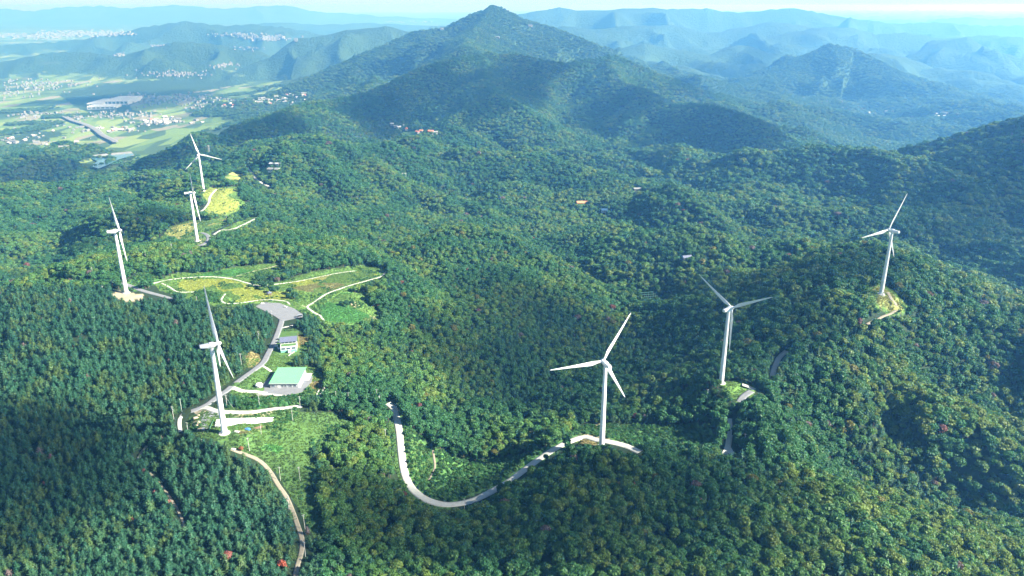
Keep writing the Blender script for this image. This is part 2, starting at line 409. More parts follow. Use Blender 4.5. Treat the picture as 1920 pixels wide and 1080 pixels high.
# flat pads levelled into the ground: pixels, margin
PADS = {'parking_lot': [(478,574),(496,567),(524,568),(551,578),(573,593),(529,602),(511,590)],
        'warehouse_yard': [(516,696),(574,698),(586,706),(584,716),(566,735),(540,741),(478,735)],
        'centre_yard': [(512,655),(520,622),(560,620),(562,664),(525,666)],
        'junction_apron': [(1353,850),(1362,835),(1369,835),(1374,845),(1381,852)]}
pad_pts = {}
def near_grid(x0, x1, y0, y1, m=60):
    return (GX > x0 - m) & (GX < x1 + m) & (GY > y0 - m) & (GY < y1 + m)
def poly_dist(x, y, P):
    d = np.full(x.shape, 1e12)
    for i in range(len(P)):
        a, b = P[i - 1], P[i]; L2 = max(((b - a) ** 2).sum(), 1e-9)
        t = np.clip(((x - a[0]) * (b[0] - a[0]) + (y - a[1]) * (b[1] - a[1])) / L2, 0, 1)
        d = np.minimum(d, (x - a[0] - t * (b[0] - a[0])) ** 2 + (y - a[1] - t * (b[1] - a[1])) ** 2)
    return np.sqrt(d) * np.where(in_poly(x, y, P), 0, 1)
for k, px in PADS.items():
    g = np.array([ground(*p) for p in px]); z = float(np.median(g[:, 2]))
    P = np.array([at_z(p[0], p[1], z) for p in px])
    pad_pts[k] = P
    m = near_grid(P[:, 0].min(), P[:, 0].max(), P[:, 1].min(), P[:, 1].max())
    d = poly_dist(GX[m], GY[m], P[:, :2]); w = 1 - sstep(3.0, 28.0, d)
    GZ[m] = GZ[m] * (1 - w) + (z - 0.25) * w
turb_pos = {}
for k, (bp, dep, yw, ph) in TURB.items():
    p = ground(*bp); turb_pos[k] = p
    m = near_grid(p[0], p[0], p[1], p[1])
    d = np.hypot(GX[m] - p[0], GY[m] - p[1]); w = 1 - sstep(8.0, 26.0, d)
    GZ[m] = GZ[m] * (1 - w) + p[2] * w
road_lines = []
for name, mk, hw, px in ROADS:
    g = np.array([ground(*p) for p in px])
    L = smooth_line(g)
    z = L[:, 2].copy()
    for _ in range(6):
        z[1:-1] = .25 * z[:-2] + .5 * z[1:-1] + .25 * z[2:]
    L[:, 2] = z
    road_lines.append((name, mk, hw, L))
    m = near_grid(L[:, 0].min(), L[:, 0].max(), L[:, 1].min(), L[:, 1].max())
    gx, gy = GX[m], GY[m]
    best = np.full(gx.shape, 1e12); bz = np.zeros_like(best)
    for i in range(len(L) - 1):
        a, b = L[i], L[i + 1]; L2 = max(((b - a)[:2] ** 2).sum(), 1e-9)
        t = np.clip(((gx - a[0]) * (b[0] - a[0]) + (gy - a[1]) * (b[1] - a[1])) / L2, 0, 1)
        d2 = (gx - a[0] - t * (b[0] - a[0])) ** 2 + (gy - a[1] - t * (b[1] - a[1])) ** 2
        q = d2 < best
        best = np.where(q, d2, best); bz = np.where(q, a[2] + t * (b[2] - a[2]), bz)
    w = 1 - sstep(hw + 3.0, hw + 13.0, np.sqrt(best))
    GZ[m] = GZ[m] * (1 - w) + (bz - 0.1) * w

# ------------------------------------------------------------------ materials
def new_mat(name):
    m = bpy.data.materials.new(name); m.use_nodes = True
    nt = m.node_tree
    return m, nt, nt.nodes['Principled BSDF'], nt.nodes['Material Output']
def nd(nt, t, **kw):
    n = nt.nodes.new(t)
    for k, v in kw.items():
        setattr(n, k, v)
    return n
def simple_mat(name, c, rough=.6, metal=0.0, var=.12, scale=1.0, bump=0.0):
    """plain paint, concrete or cloth with uneven tone"""
    m, nt, b, out = new_mat(name)
    geo = nd(nt, 'ShaderNodeNewGeometry')
    nz = nd(nt, 'ShaderNodeTexNoise'); nz.inputs['Scale'].default_value = scale; nz.inputs['Detail'].default_value = 6
    nt.links.new(geo.outputs['Position'], nz.inputs['Vector'])
    mx = nd(nt, 'ShaderNodeMix', data_type='RGBA')
    mx.inputs['A'].default_value = (*[max(0, x * (1 - var)) for x in c], 1)
    mx.inputs['B'].default_value = (*[min(1, x * (1 + var)) for x in c], 1)
    nt.links.new(nz.outputs['Fac'], mx.inputs['Factor'])
    nt.links.new(mx.outputs['Result'], b.inputs['Base Color'])
    b.inputs['Roughness'].default_value = rough; b.inputs['Metallic'].default_value = metal
    if bump:
        bp = nd(nt, 'ShaderNodeBump'); bp.inputs['Strength'].default_value = bump
        nt.links.new(nz.outputs['Fac'], bp.inputs['Height']); nt.links.new(bp.outputs['Normal'], b.inputs['Normal'])
    return m
M = {'concrete': simple_mat('concrete', (.37,.375,.33), .85, 0, .25, .35), 'asphalt': simple_mat('asphalt', (.145,.155,.165), .85, 0, .25, .25),
     'dirt': simple_mat('dirt', (.21,.19,.14), .95, 0, .3, .5), 'white': simple_mat('white_paint', (.70,.71,.70), .35, 0, .05, .12),
     'pole': simple_mat('pole_concrete', (.45,.45,.42), .8, 0, .15, .8), 'roof_green': simple_mat('green_roof_sheet', (.14,.52,.19), .5, 0, .06, .15),
     'wall_white': simple_mat('white_wall', (.52,.53,.51), .7, 0, .1, .4), 'wall_grey': simple_mat('grey_cladding', (.28,.30,.32), .6, 0, .12, .4),
     'slate': simple_mat('slate_roof', (.10,.115,.17), .6, 0, .2, .6), 'glass': simple_mat('dark_window_glass', (.05,.08,.10), .12, 0, .2, .5),
     'green_glass': simple_mat('green_glazing', (.16,.40,.30), .25, 0, .2, .5), 'stone': simple_mat('stone', (.36,.31,.23), .9, 0, .3, .6, .4),
     'blue': simple_mat('blue_tarp', (.04,.16,.55), .5, 0, .2, .9), 'dark': simple_mat('dark_paint', (.035,.037,.045), .35, 0, .2, .6),
     'red_roof': simple_mat('red_tile_roof', (.42,.13,.075), .8, 0, .25, .7), 'orange_roof': simple_mat('orange_roof', (.46,.19,.085), .7, 0, .2, .3),
     'blue_roof': simple_mat('blue_roof', (.02,.06,.12), .5, 0, .15, .4), 'steel': simple_mat('galvanised_steel', (.40,.43,.45), .5, .6, .15, .5),
     'tyre': simple_mat('tyre_rubber', (.02,.02,.02), .8, 0, .2, 2.0), 'wood': simple_mat('weathered_wood', (.14,.09,.06), .85, 0, .3, .8),
     'net': simple_mat('green_net', (.06,.17,.09), .7, 0, .2, .8), 'bark': simple_mat('bark', (.11,.075,.05), .95, 0, .3, 1.2),
     'soil': simple_mat('soil', (.19,.12,.075), .95, 0, .3, .6), 'far_white': simple_mat('pale_render', (.15,.16,.16), .8, 0, .3, .05), 'red_light': simple_mat('red_lamp', (.5,.03,.02), .4)}

# ------------------------------------------------------------------ ground sheet
def mesh_np(name, V, Fc, mats=(), smooth=False):
    me = bpy.data.meshes.new(name)
    V = np.ascontiguousarray(V, np.float32); Fc = np.ascontiguousarray(Fc, np.int32); k = Fc.shape[1]
    me.vertices.add(len(V)); me.vertices.foreach_set('co', V.ravel())
    me.loops.add(Fc.size); me.loops.foreach_set('vertex_index', Fc.ravel())
    me.polygons.add(len(Fc)); me.polygons.foreach_set('loop_start', np.arange(0, Fc.size, k, dtype=np.int32))
    try: me.polygons.foreach_set('loop_total', np.full(len(Fc), k, np.int32))
    except Exception: pass
    for m in mats: me.materials.append(m)
    me.update(calc_edges=True)
    if smooth: me.polygons.foreach_set('use_smooth', np.ones(len(Fc), bool))
    return me
def link(name, me, parent=None, **props):
    o = bpy.data.objects.new(name, me); col.objects.link(o)
    if parent is not None: o.parent = parent
    for k, v in props.items(): o[k] = v
    return o
def road_mask(u, v, g, tol):
    pass
fx, fy, fz = GX.ravel(), GY.ravel(), GZ.ravel()
U, Vv = proj(np.stack([fx, fy, fz], -1))
fr = np.hypot(fx, fy); faz = np.arctan2(fx, fy)
n1 = fbm(fx / 40, fy / 40, 3, 301); n2 = fbm(fx / 9, fy / 9, 2, 302)
gz_dx = np.gradient(GZ, axis=1).ravel() / np.maximum(np.hypot(np.gradient(GX, axis=1), np.gradient(GY, axis=1)).ravel(), .1)
gz_dr = np.gradient(GZ, axis=0).ravel() / np.maximum(np.hypot(np.gradient(GX, axis=0), np.gradient(GY, axis=0)).ravel(), .1)
slope = np.hypot(gz_dx, gz_dr)
plain = sstep(2900, 3400, fr) * (1 - sstep(.13, .24, slope)) * (1 - sstep(150, 210, fz))
plain *= np.where(faz > 0.05, .0 + .7 * sstep(.56, .64, fbm(fx / 500, fy / 500, 3, 55)) * (fr < 9000), 1)
for wd in ([(110,178),(180,160),(300,149),(420,148),(470,155),(400,168),(330,178),(250,183),(245,206),(300,212),(200,222),(150,205)], [(0,262),(60,244),(130,250),(90,262),(20,275)], [(250,232),(330,225),(300,240),(255,245)]):
    plain *= ~in_poly(U + (n1 - .5) * 16, Vv + (n1 - .5) * 5, wd)
cover = np.empty((len(fx), 4), np.float32)
cover[:, :3] = np.array([.020, .036, .018]); cover[:, 3] = 1
farf = sstep(2500, 6000, fr)[:, None]
cover[:, :3] = cover[:, :3] * (1 - farf) + np.array([.030, .062, .030]) * farf * (.75 + .5 * fbm(fx / 260, fy / 260, 4, 44))[:, None]
dug = (u_off := (n1 - .5) * 8), (v_off := (n2 - .5) * 4)
clear = np.zeros(len(fx), bool)
nearm = (fr < 3600) & (U > -50) & (U < 1970) & (Vv > 200) & (Vv < 1100)
un, vn = U[nearm], Vv[nearm]
cn = cover[nearm, :3]
for kind, poly in MEADOW:
    ins = in_poly(un + u_off[nearm], vn + v_off[nearm], poly)
    c = np.array(COVER[kind])
    t = (.7 + .6 * n2[nearm][ins])[:, None]
    mixc = np.array(COVER['grass']) if kind in ('yellow', 'gold', 'green') else c
    b = sstep(.34, .50, n1[nearm][ins])[:, None]
    cn[ins] = (mixc * (1 - b) + c * b) * t
cover[nearm, :3] = cn
na = len(az)
ii, jj = np.meshgrid(np.arange(NR - 1), np.arange(na - 1), indexing='ij')
a0 = (ii * na + jj).ravel()
g_me = mesh_np('terrain', np.stack([fx, fy, fz], -1), np.stack([a0 + na, a0 + na + 1, a0 + 1, a0], -1), smooth=True)
at = g_me.attributes.new('cover', 'FLOAT_COLOR', 'POINT'); at.data.foreach_set('color', cover.ravel())
mk4 = np.zeros((len(fx), 4), np.float32); mk4[:, 0] = plain; mk4[:, 1] = sstep(3000, 9000, fr) * (1 - plain); mk4[:, 3] = 1
at = g_me.attributes.new('land', 'FLOAT_COLOR', 'POINT'); at.data.foreach_set('color', mk4.ravel())
m, nt, b, out = new_mat('ground')
geo = nd(nt, 'ShaderNodeNewGeometry')
ca = nd(nt, 'ShaderNodeAttribute', attribute_name='cover'); la = nd(nt, 'ShaderNodeAttribute', attribute_name='land')
sep = nd(nt, 'ShaderNodeSeparateColor'); nt.links.new(la.outputs['Color'], sep.inputs[0])
mp = nd(nt, 'ShaderNodeMapping'); mp.inputs['Rotation'].default_value = (0, 0, .6); mp.inputs['Scale'].default_value = (1 / 95, 1 / 240, 0)
nt.links.new(geo.outputs['Position'], mp.inputs['Vector'])
vo = nd(nt, 'ShaderNodeTexVoronoi'); vo.inputs['Scale'].default_value = 1
nt.links.new(mp.outputs[0], vo.inputs['Vector'])
sv = nd(nt, 'ShaderNodeSeparateColor'); nt.links.new(vo.outputs['Color'], sv.inputs[0])
rp = nd(nt, 'ShaderNodeValToRGB'); rp.color_ramp.interpolation = 'CONSTANT'
els = rp.color_ramp.elements
for i, (pos, c) in enumerate([(0, (.045,.085,.04)), (.30, (.11,.18,.055)), (.5, (.16,.225,.07)), (.68, (.07,.13,.05)), (.78, (.19,.19,.14)), (.87, (.09,.16,.05))]):
    e = els[i] if i < 2 else els.new(pos)
    e.position = pos; e.color = (*c, 1)
nt.links.new(sv.outputs[0], rp.inputs[0])
big = nd(nt, 'ShaderNodeTexNoise'); big.inputs['Scale'].default_value = .0011; big.inputs['Detail'].default_value = 4
nt.links.new(geo.outputs['Position'], big.inputs['Vector'])
bigr = nd(nt, 'ShaderNodeMapRange'); bigr.inputs['From Min'].default_value = .38; bigr.inputs['From Max'].default_value = .46
nt.links.new(big.outputs['Fac'], bigr.inputs[0])
mul = nd(nt, 'ShaderNodeMath', operation='MULTIPLY'); nt.links.new(bigr.outputs[0], mul.inputs[0]); nt.links.new(sep.outputs[0], mul.inputs[1])
mx = nd(nt, 'ShaderNodeMix', data_type='RGBA'); nt.links.new(mul.outputs[0], mx.inputs['Factor']); nt.links.new(ca.outputs['Color'], mx.inputs['A']); nt.links.new(rp.outputs[0], mx.inputs['B'])
fn = nd(nt, 'ShaderNodeTexNoise'); fn.inputs['Scale'].default_value = .35; fn.inputs['Detail'].default_value = 7
nt.links.new(geo.outputs['Position'], fn.inputs['Vector'])
fr_ = nd(nt, 'ShaderNodeMapRange'); fr_.inputs['To Min'].default_value = .65; fr_.inputs['To Max'].default_value = 1.35
nt.links.new(fn.outputs['Fac'], fr_.inputs[0])
vm = nd(nt, 'ShaderNodeVectorMath', operation='SCALE'); nt.links.new(mx.outputs['Result'], vm.inputs[0]); nt.links.new(fr_.outputs[0], vm.inputs['Scale'])
nt.links.new(vm.outputs[0], b.inputs['Base Color'])
b.inputs['Roughness'].default_value = .95; b.inputs['Specular IOR Level'].default_value = .1
cn_ = nd(nt, 'ShaderNodeTexNoise'); cn_.inputs['Scale'].default_value = .035; cn_.inputs['Detail'].default_value = 5; cn_.inputs['Roughness'].default_value = .65
nt.links.new(geo.outputs['Position'], cn_.inputs['Vector'])
bp = nd(nt, 'ShaderNodeBump'); bp.inputs['Distance'].default_value = 34
nt.links.new(cn_.outputs['Fac'], bp.inputs['Height']); nt.links.new(sep.outputs[1], bp.inputs['Strength']); nt.links.new(bp.outputs['Normal'], b.inputs['Normal'])
g_me.materials.append(m)
link('terrain', g_me, kind='structure')

# ------------------------------------------------------------------ roads, paths and yards
def ribbon(name, mat, hw, L, lift=.18):
    t = np.gradient(L[:, :2], axis=0); t /= np.maximum(np.hypot(t[:, 0], t[:, 1])[:, None], 1e-6)
    nrm = np.stack([t[:, 1], -t[:, 0]], -1)
    wob = 1 + .10 * (vnoise(np.arange(len(L)) * .35, np.zeros(len(L)), 9) - .5)
    V = []
    for s in (-1, -.5, 0, .5, 1):
        V.append(np.column_stack([L[:, :2] + nrm * (hw * s * wob)[:, None], L[:, 2] + lift - .03 * abs(s)]))
    lo = V[0].copy(); lo[:, 2] -= .6; hi = V[-1].copy(); hi[:, 2] -= .6
    V = [lo] + V + [hi]
    n = len(L); V = np.stack(V, 1).reshape(-1, 3)
    F_ = [[i * 7 + j, i * 7 + j + 1, (i + 1) * 7 + j + 1, (i + 1) * 7 + j] for i in range(n - 1) for j in range(6)]
    return link(name, mesh_np(name, V, np.array(F_)[:, ::-1], [M[mat]]), kind='structure')
for name, mk, hw, L in road_lines:
    ribbon(name, mk, hw, L, .18 if mk == 'concrete' else .14)
def slab(name, P, mat, h=.25, lift=.0):
    bm = bmesh.new()
    vs = [bm.verts.new((p[0], p[1], p[2] + lift)) for p in P]
    f = bm.faces.new(vs)
    f.normal_update()
    if f.normal.z < 0: f.normal_flip()
    r = bmesh.ops.extrude_face_region(bm, geom=[f])
    for e in r['geom']:
        if isinstance(e, bmesh.types.BMVert): e.co.z -= h + .3
    bmesh.ops.recalc_face_normals(bm, faces=bm.faces)
    me = bpy.data.meshes.new(name); bm.to_mesh(me); bm.free(); me.materials.append(mat)
    return link(name, me, kind='structure')
slab('parking_lot', pad_pts['parking_lot'], M['asphalt'])
slab('warehouse_yard', pad_pts['warehouse_yard'], M['asphalt'])
slab('road_apron', pad_pts['junction_apron'], M['concrete'])
# ------------------------------------------------------------------ trees
def quads_at(c, nrm, size, rot, stretch=1.0):
    """leaf-clump faces: centres, normals, sizes -> vertices (4 per face)"""
    nrm = nrm / np.maximum(np.linalg.norm(nrm, axis=1)[:, None], 1e-6)
    up = np.tile([0, 0, 1.0], (len(c), 1)); up[np.abs(nrm[:, 2]) > .95] = [1, 0, 0]
    a = np.cross(up, nrm); a /= np.linalg.norm(a, axis=1)[:, None]; b = np.cross(nrm, a)
    ca, sa = np.cos(rot)[:, None], np.sin(rot)[:, None]
    a, b = a * ca + b * sa, -a * sa + b * ca
    s = size[:, None] * .5
    V = np.stack([c - a * s * stretch - b * s * .5, c + a * s * .2 - b * s, c + a * s * stretch + b * s * .4, c - a * s * .3 + b * s], 1)
    return V.reshape(-1, 3)
def ico(sub):
    bm = bmesh.new(); bmesh.ops.create_icosphere(bm, subdivisions=sub, radius=1)
    V = np.array([v.co for v in bm.verts]); F_ = np.array([[v.index for v in f.verts] for f in bm.faces]); bm.free()
    return V, F_
ICO_V, ICO_F = ico(1)
def trunk_geo(h, r, r2, limbs, g):
    V, F_ = [], []
    def tube(p0, p1, ra, rb, n=6):
        d = p1 - p0; d = d / np.linalg.norm(d)
        u = np.cross(d, [1, 0, 0]) if abs(d[0]) < .9 else np.cross(d, [0, 1, 0]); u /= np.linalg.norm(u); w = np.cross(d, u)
        k0 = len(V)
        for p, rr_ in ((p0, ra), (p1, rb)):
            for i in range(n):
                an = 2 * math.pi * i / n; V.append(p + rr_ * (math.cos(an) * u + math.sin(an) * w))
        for i in range(n):
            F_.append([k0 + i, k0 + (i + 1) % n, k0 + n + (i + 1) % n, k0 + n + i])
    lean = np.array([g.uniform(-.04, .04) * h, g.uniform(-.04, .04) * h, h])
    mid = lean * .5 + np.array([g.uniform(-.2, .2), g.uniform(-.2, .2), 0])
    tube(np.array([0, 0, -1.2]), mid, r, (r + r2) / 2); tube(mid, lean, (r + r2) / 2, r2)
    for L in limbs:
        tube(mid * L[0] * 2 if L[0] < .5 else mid + (lean - mid) * (L[0] * 2 - 1), np.array(L[1]), r * .45, r * .12, 5)
    return np.array(V), np.array(F_)
def broadleaf(seed, h=9.5, rad=3.5, nl=11, nq=400):
    g = np.random.default_rng(seed)
    cz = h * .64
    lob = []
    for i in range(nl):
        an = i * 2.4 + g.uniform(-.4, .4); rr_ = rad * (.62 * math.sqrt((i + .3) / nl)); zz = cz + (h * .22) * (1 - (rr_ / (rad * .72)) ** 2) * g.uniform(.6, 1.0) - h * .06
        lob.append([rr_ * math.cos(an), rr_ * math.sin(an), zz, rad * g.uniform(.26, .42)])
    for i in range(4):
        an = g.uniform(0, 6.28); lob.append([rad * .55 * math.cos(an), rad * .55 * math.sin(an), cz - h * .17, rad * g.uniform(.36, .46)])
    lob = np.array(lob)
    idx = g.integers(0, len(lob), nq)
    d = g.normal(size=(nq, 3)); d[:, 2] = np.abs(d[:, 2]) * .9 - .25; d /= np.linalg.norm(d, axis=1)[:, None]
    c = lob[idx, :3] + d * lob[idx, 3:4] * g.uniform(.80, 1.30, (nq, 1)) * [1, 1, .85]
    nrm = d + g.normal(size=(nq, 3)) * .60 + [0, 0, .30]
    V = quads_at(c, nrm, g.uniform(.75, 1.35, nq), g.uniform(0, 6.28, nq))
    Fq = np.arange(nq * 4).reshape(-1, 4)
    VV, FF = [V], [Fq]; k = len(V)
    for l in lob:   # dense inner foliage
        iv = ICO_V * (1 + .18 * g.normal(size=(len(ICO_V), 1))) * l[3] * .84 * [1, 1, .85] + l[:3]
        VV.append(iv); FF.append(np.column_stack([ICO_F, ICO_F[:, 2]]) + k); k += len(iv)
    limbs = [(.5 + .3 * g.random(), lob[i, :3]) for i in range(0, nl, 2)]
    return np.vstack(VV), FF, trunk_geo(cz, .22, .12, limbs, g)
def pine(seed, h=8.6, rad=3.0, layers=7, loose=.3):
    g = np.random.default_rng(seed)
    C_, N_, S_, R_ = [], [], [], []
    VV, FF = [], []; k = 0
    z0 = h * .28
    for L in range(layers):
        t = L / (layers - 1)
        z = z0 + (h - z0) * t ** .9 * .97
        br = rad * (1 - t ** 1.6) ** .85 * g.uniform(.8, 1.15) + .45
        nb = int(round(9 - 4 * t))
        off = g.uniform(0, 6.28)
        for i in range(nb):
            an = off + 6.283 * i / nb + g.uniform(-.28, .28); bl = br * g.uniform(1 - loose, 1 + loose * .6)
            dr = np.array([math.cos(an), math.sin(an), .22 - .35 * (1 - t)])
            for s in np.linspace(.30, 1.0, 4 if bl > 1.2 else 2):
                C_.append(np.array([0, 0, z]) + dr * bl * s + [0, 0, .35 * s * s + g.uniform(-.12, .12)])
                N_.append([g.normal() * .35 + math.cos(an) * .25, g.normal() * .35 + math.sin(an) * .25, 1.0]); S_.append(g.uniform(.7, 1.15) * (1.1 - .35 * s)); R_.append(g.uniform(0, 6.28))
    C_ = np.array(C_); V = quads_at(C_, np.array(N_), np.array(S_), np.array(R_), 1.2)
    VV.append(V); FF.append(np.arange(len(V)).reshape(-1, 4)); k = len(V)
    for L in range(5):
        t = L / 5; z = z0 + (h - z0) * (t + .06); br = rad * (1 - t ** 1.5) * .62 + .2
        iv = ICO_V * (1 + .22 * g.normal(size=(len(ICO_V), 1))) * [br, br, (h - z0) * .13] + [0, 0, z]
        VV.append(iv); FF.append(np.column_stack([ICO_F, ICO_F[:, 2]]) + k); k += len(iv)
    return np.vstack(VV), FF, trunk_geo(h * .95, .2, .04, [], g)
def bush(seed, h=1.9, rad=1.5, nq=110):
    V, F_, _ = broadleaf(seed, h * 1.35, rad, 5, nq)
    return V * [1, 1, 1] - [0, 0, h * .40], F_, None
def tuft(seed):
    g = np.random.default_rng(seed); n = 26
    c = np.column_stack([g.normal(0, .55, n), g.normal(0, .55, n), g.uniform(.1, .45, n)])
    nr = np.column_stack([g.normal(size=n), g.normal(size=n), g.uniform(.4, 1.2, n)])
    V = quads_at(c, nr, g.uniform(.35, .8, n), g.uniform(0, 6.28, n), 1.1)
    return V, [np.arange(n * 4).reshape(-1, 4)], None

def leaf_material(name, trans):
    m, nt, b, out = new_mat(name)
    a = nd(nt, 'ShaderNodeAttribute', attribute_name='tint', attribute_type='INSTANCER')
    geo = nd(nt, 'ShaderNodeNewGeometry')
    mr = nd(nt, 'ShaderNodeMapRange'); mr.inputs['To Min'].default_value = .70; mr.inputs['To Max'].default_value = 1.30
    nt.links.new(geo.outputs['Random Per Island'], mr.inputs[0])
    vm = nd(nt, 'ShaderNodeVectorMath', operation='SCALE'); nt.links.new(a.outputs['Color'], vm.inputs[0]); nt.links.new(mr.outputs[0], vm.inputs['Scale'])
    nt.links.new(vm.outputs[0], b.inputs['Base Color'])
    b.inputs['Roughness'].default_value = .55; b.inputs['Specular IOR Level'].default_value = .25
    tr = nd(nt, 'ShaderNodeBsdfTranslucent')
    tm = nd(nt, 'ShaderNodeMix', data_type='RGBA', blend_type='MULTIPLY'); tm.inputs['Factor'].default_value = 1
    nt.links.new(vm.outputs[0], tm.inputs['A']); tm.inputs['B'].default_value = (1.35, 1.25, .55, 1)
    nt.links.new(tm.outputs['Result'], tr.inputs['Color'])
    ms = nd(nt, 'ShaderNodeMixShader'); ms.inputs[0].default_value = trans
    nt.links.new(b.outputs[0], ms.inputs[1]); nt.links.new(tr.outputs[0], ms.inputs[2]); nt.links.new(ms.outputs[0], out.inputs['Surface'])
    return m
M['leaf'] = leaf_material('broad_leaves', .32)
M['needle'] = leaf_material('pine_needles', .18)
def multi_mesh(name, V, Fl, mats, tr=None):
    """quads and triangles (as 4-gons with a repeated corner) -> one mesh, optional trunk as second material"""
    faces, mi = [], []
    for F_ in Fl:
        for f in F_.tolist():
            faces.append(f if f[2] != f[3] else f[:3]); mi.append(0)
    VV = V
    if tr is not None:
        k = len(V); VV = np.vstack([V, tr[0]])
        for f in (tr[1] + k).tolist(): faces.append(f); mi.append(1)
    me = bpy.data.meshes.new(name); me.from_pydata(VV.tolist(), [], faces)
    for m in mats: me.materials.append(m)
    me.polygons.foreach_set('material_index', np.array(mi, np.int32)); me.update()
    return me
PINES = [pine(100 + i, 8.2 + (i % 3) * .7, 2.9 + .3 * (i % 3), 7, .26 + .1 * (i % 2)) for i in range(6)]
BROAD = [broadleaf(200 + i, 9.0 + .5 * (i % 4), 3.3 + .3 * (i % 3), 14 + i % 5, 560) for i in range(7)]
BUSH = [bush(300 + i) for i in range(5)]
TUFT = [tuft(400 + i) for i in range(4)]
def proto_collection(name, geos, mats, with_trunk):
    c = bpy.data.collections.new(name)
    for i, (V, Fl, tr) in enumerate(geos):
        me = multi_mesh('%s_%02d' % (name, i), V, Fl, mats, tr if with_trunk else None)
        c.objects.link(bpy.data.objects.new('%s_%02d' % (name, i), me))
    return c
pc_pine = proto_collection('pine_shapes', PINES, [M['needle'], M['bark']], True)
pc_broad = proto_collection('broadleaf_shapes', BROAD, [M['leaf'], M['bark']], True)
pc_bush = proto_collection('bush_shapes', BUSH, [M['leaf']], False)
pc_tuft = proto_collection('tuft_shapes', TUFT, [M['leaf']], False)

def scatter(name, label, P, scl, rot, idx, tint, coll, cat=None):
    me = bpy.data.meshes.new(name)
    n = len(P)
    me.vertices.add(n); me.vertices.foreach_set('co', np.ascontiguousarray(P, np.float32).ravel())
    for nm, ty, dat, fld in (('scl', 'FLOAT_VECTOR', scl, 'vector'), ('rot', 'FLOAT_VECTOR', rot, 'vector'), ('idx', 'INT', idx, 'value'), ('tint', 'FLOAT_COLOR', tint, 'color')):
        a = me.attributes.new(nm, ty, 'POINT')
        a.data.foreach_set(fld, np.ascontiguousarray(dat, np.int32 if ty == 'INT' else np.float32).ravel())
    o = link(name, me, kind='stuff', label=label)
    ng = bpy.data.node_groups.new(name, 'GeometryNodeTree')
    ng.interface.new_socket('Geometry', in_out='INPUT', socket_type='NodeSocketGeometry')
    ng.interface.new_socket('Geometry', in_out='OUTPUT', socket_type='NodeSocketGeometry')
    gi = ng.nodes.new('NodeGroupInput'); go = ng.nodes.new('NodeGroupOutput')
    ip = ng.nodes.new('GeometryNodeInstanceOnPoints'); ci = ng.nodes.new('GeometryNodeCollectionInfo')
    ci.inputs['Collection'].default_value = coll; ci.inputs['Separate Children'].default_value = True; ci.inputs['Reset Children'].default_value = True
    def na_(nm, ty):
        n_ = ng.nodes.new('GeometryNodeInputNamedAttribute'); n_.data_type = ty; n_.inputs['Name'].default_value = nm
        return [s for s in n_.outputs if s.enabled and s.name == 'Attribute'][0]
    e2r = ng.nodes.new('FunctionNodeEulerToRotation')
    ng.links.new(na_('rot', 'FLOAT_VECTOR'), e2r.inputs[0])
    ng.links.new(gi.outputs[0], ip.inputs['Points']); ng.links.new(ci.outputs[0], ip.inputs['Instance'])
    ip.inputs['Pick Instance'].default_value = True
    ng.links.new(na_('idx', 'INT'), ip.inputs['Instance Index']); ng.links.new(e2r.outputs[0], ip.inputs['Rotation']); ng.links.new(na_('scl', 'FLOAT_VECTOR'), ip.inputs['Scale'])
    ng.links.new(ip.outputs[0], go.inputs[0])
    md = o.modifiers.new('scatter', 'NODES'); md.node_group = ng
    return o

# places to plant: rings whose spacing grows with distance, every point shifted at random
def spacing(r):
    return 3.85 + .0021 * np.maximum(r - 600, 0)
pts = []
r = 330.0
while r < 6400:
    s = float(spacing(r))
    n = int(2 * R(41) * r / s)
    a = R(-41) + (np.arange(n) + rng.random(n)) * 2 * R(41) / n
    rad_ = r + s * (rng.random(n) - .5) * 1.25
    pts.append(np.column_stack([rad_ * np.sin(a), rad_ * np.cos(a)]))
    r += s * .88
pts = np.vstack(pts)
tz = height(pts[:, 0], pts[:, 1])
T3 = np.column_stack([pts, tz])
tr_ = np.hypot(pts[:, 0], pts[:, 1])
tu, tv = proj(T3)
keep = (tu > -260) & (tu < 2180) & (tv < 1320)
T3, tr_, tu, tv = T3[keep], tr_[keep], tu[keep], tv[keep]
N = len(T3)
gap = np.zeros(N, bool); low = np.zeros(N, bool)
jx, jy = (fbm(T3[:, 0] / 25, T3[:, 1] / 25, 2, 71) - .5) * 14, (fbm(T3[:, 0] / 25, T3[:, 1] / 25, 2, 72) - .5) * 7
nm_ = tr_ < 3400
tops = [proj(T3 + np.array([0, 0, hh])) for hh in (2.5, 5.5, 8.5)]
for kind, poly in MEADOW:
    ins = nm_ & in_poly(tu + jx, tv + jy, poly)
    for uu_, vv_ in tops[:2]:
        ins |= nm_ & in_poly(uu_ + jx * .6, vv_ + jy * .6, poly) & (kind != 'scrub')
    gap |= ins
for k, P in pad_pts.items():
    c = P[:, :2].mean(0); q = np.hypot(T3[:, 0] - c[0], T3[:, 1] - c[1]) < 90
    d = poly_dist(T3[q, 0], T3[q, 1], P[:, :2]); gap[np.where(q)[0][d < 5]] = True
    for uu_, vv_ in tops: gap |= nm_ & in_poly(uu_, vv_, PADS[k])
for k, p in turb_pos.items():
    gap |= np.hypot(T3[:, 0] - p[0], T3[:, 1] - p[1]) < 7
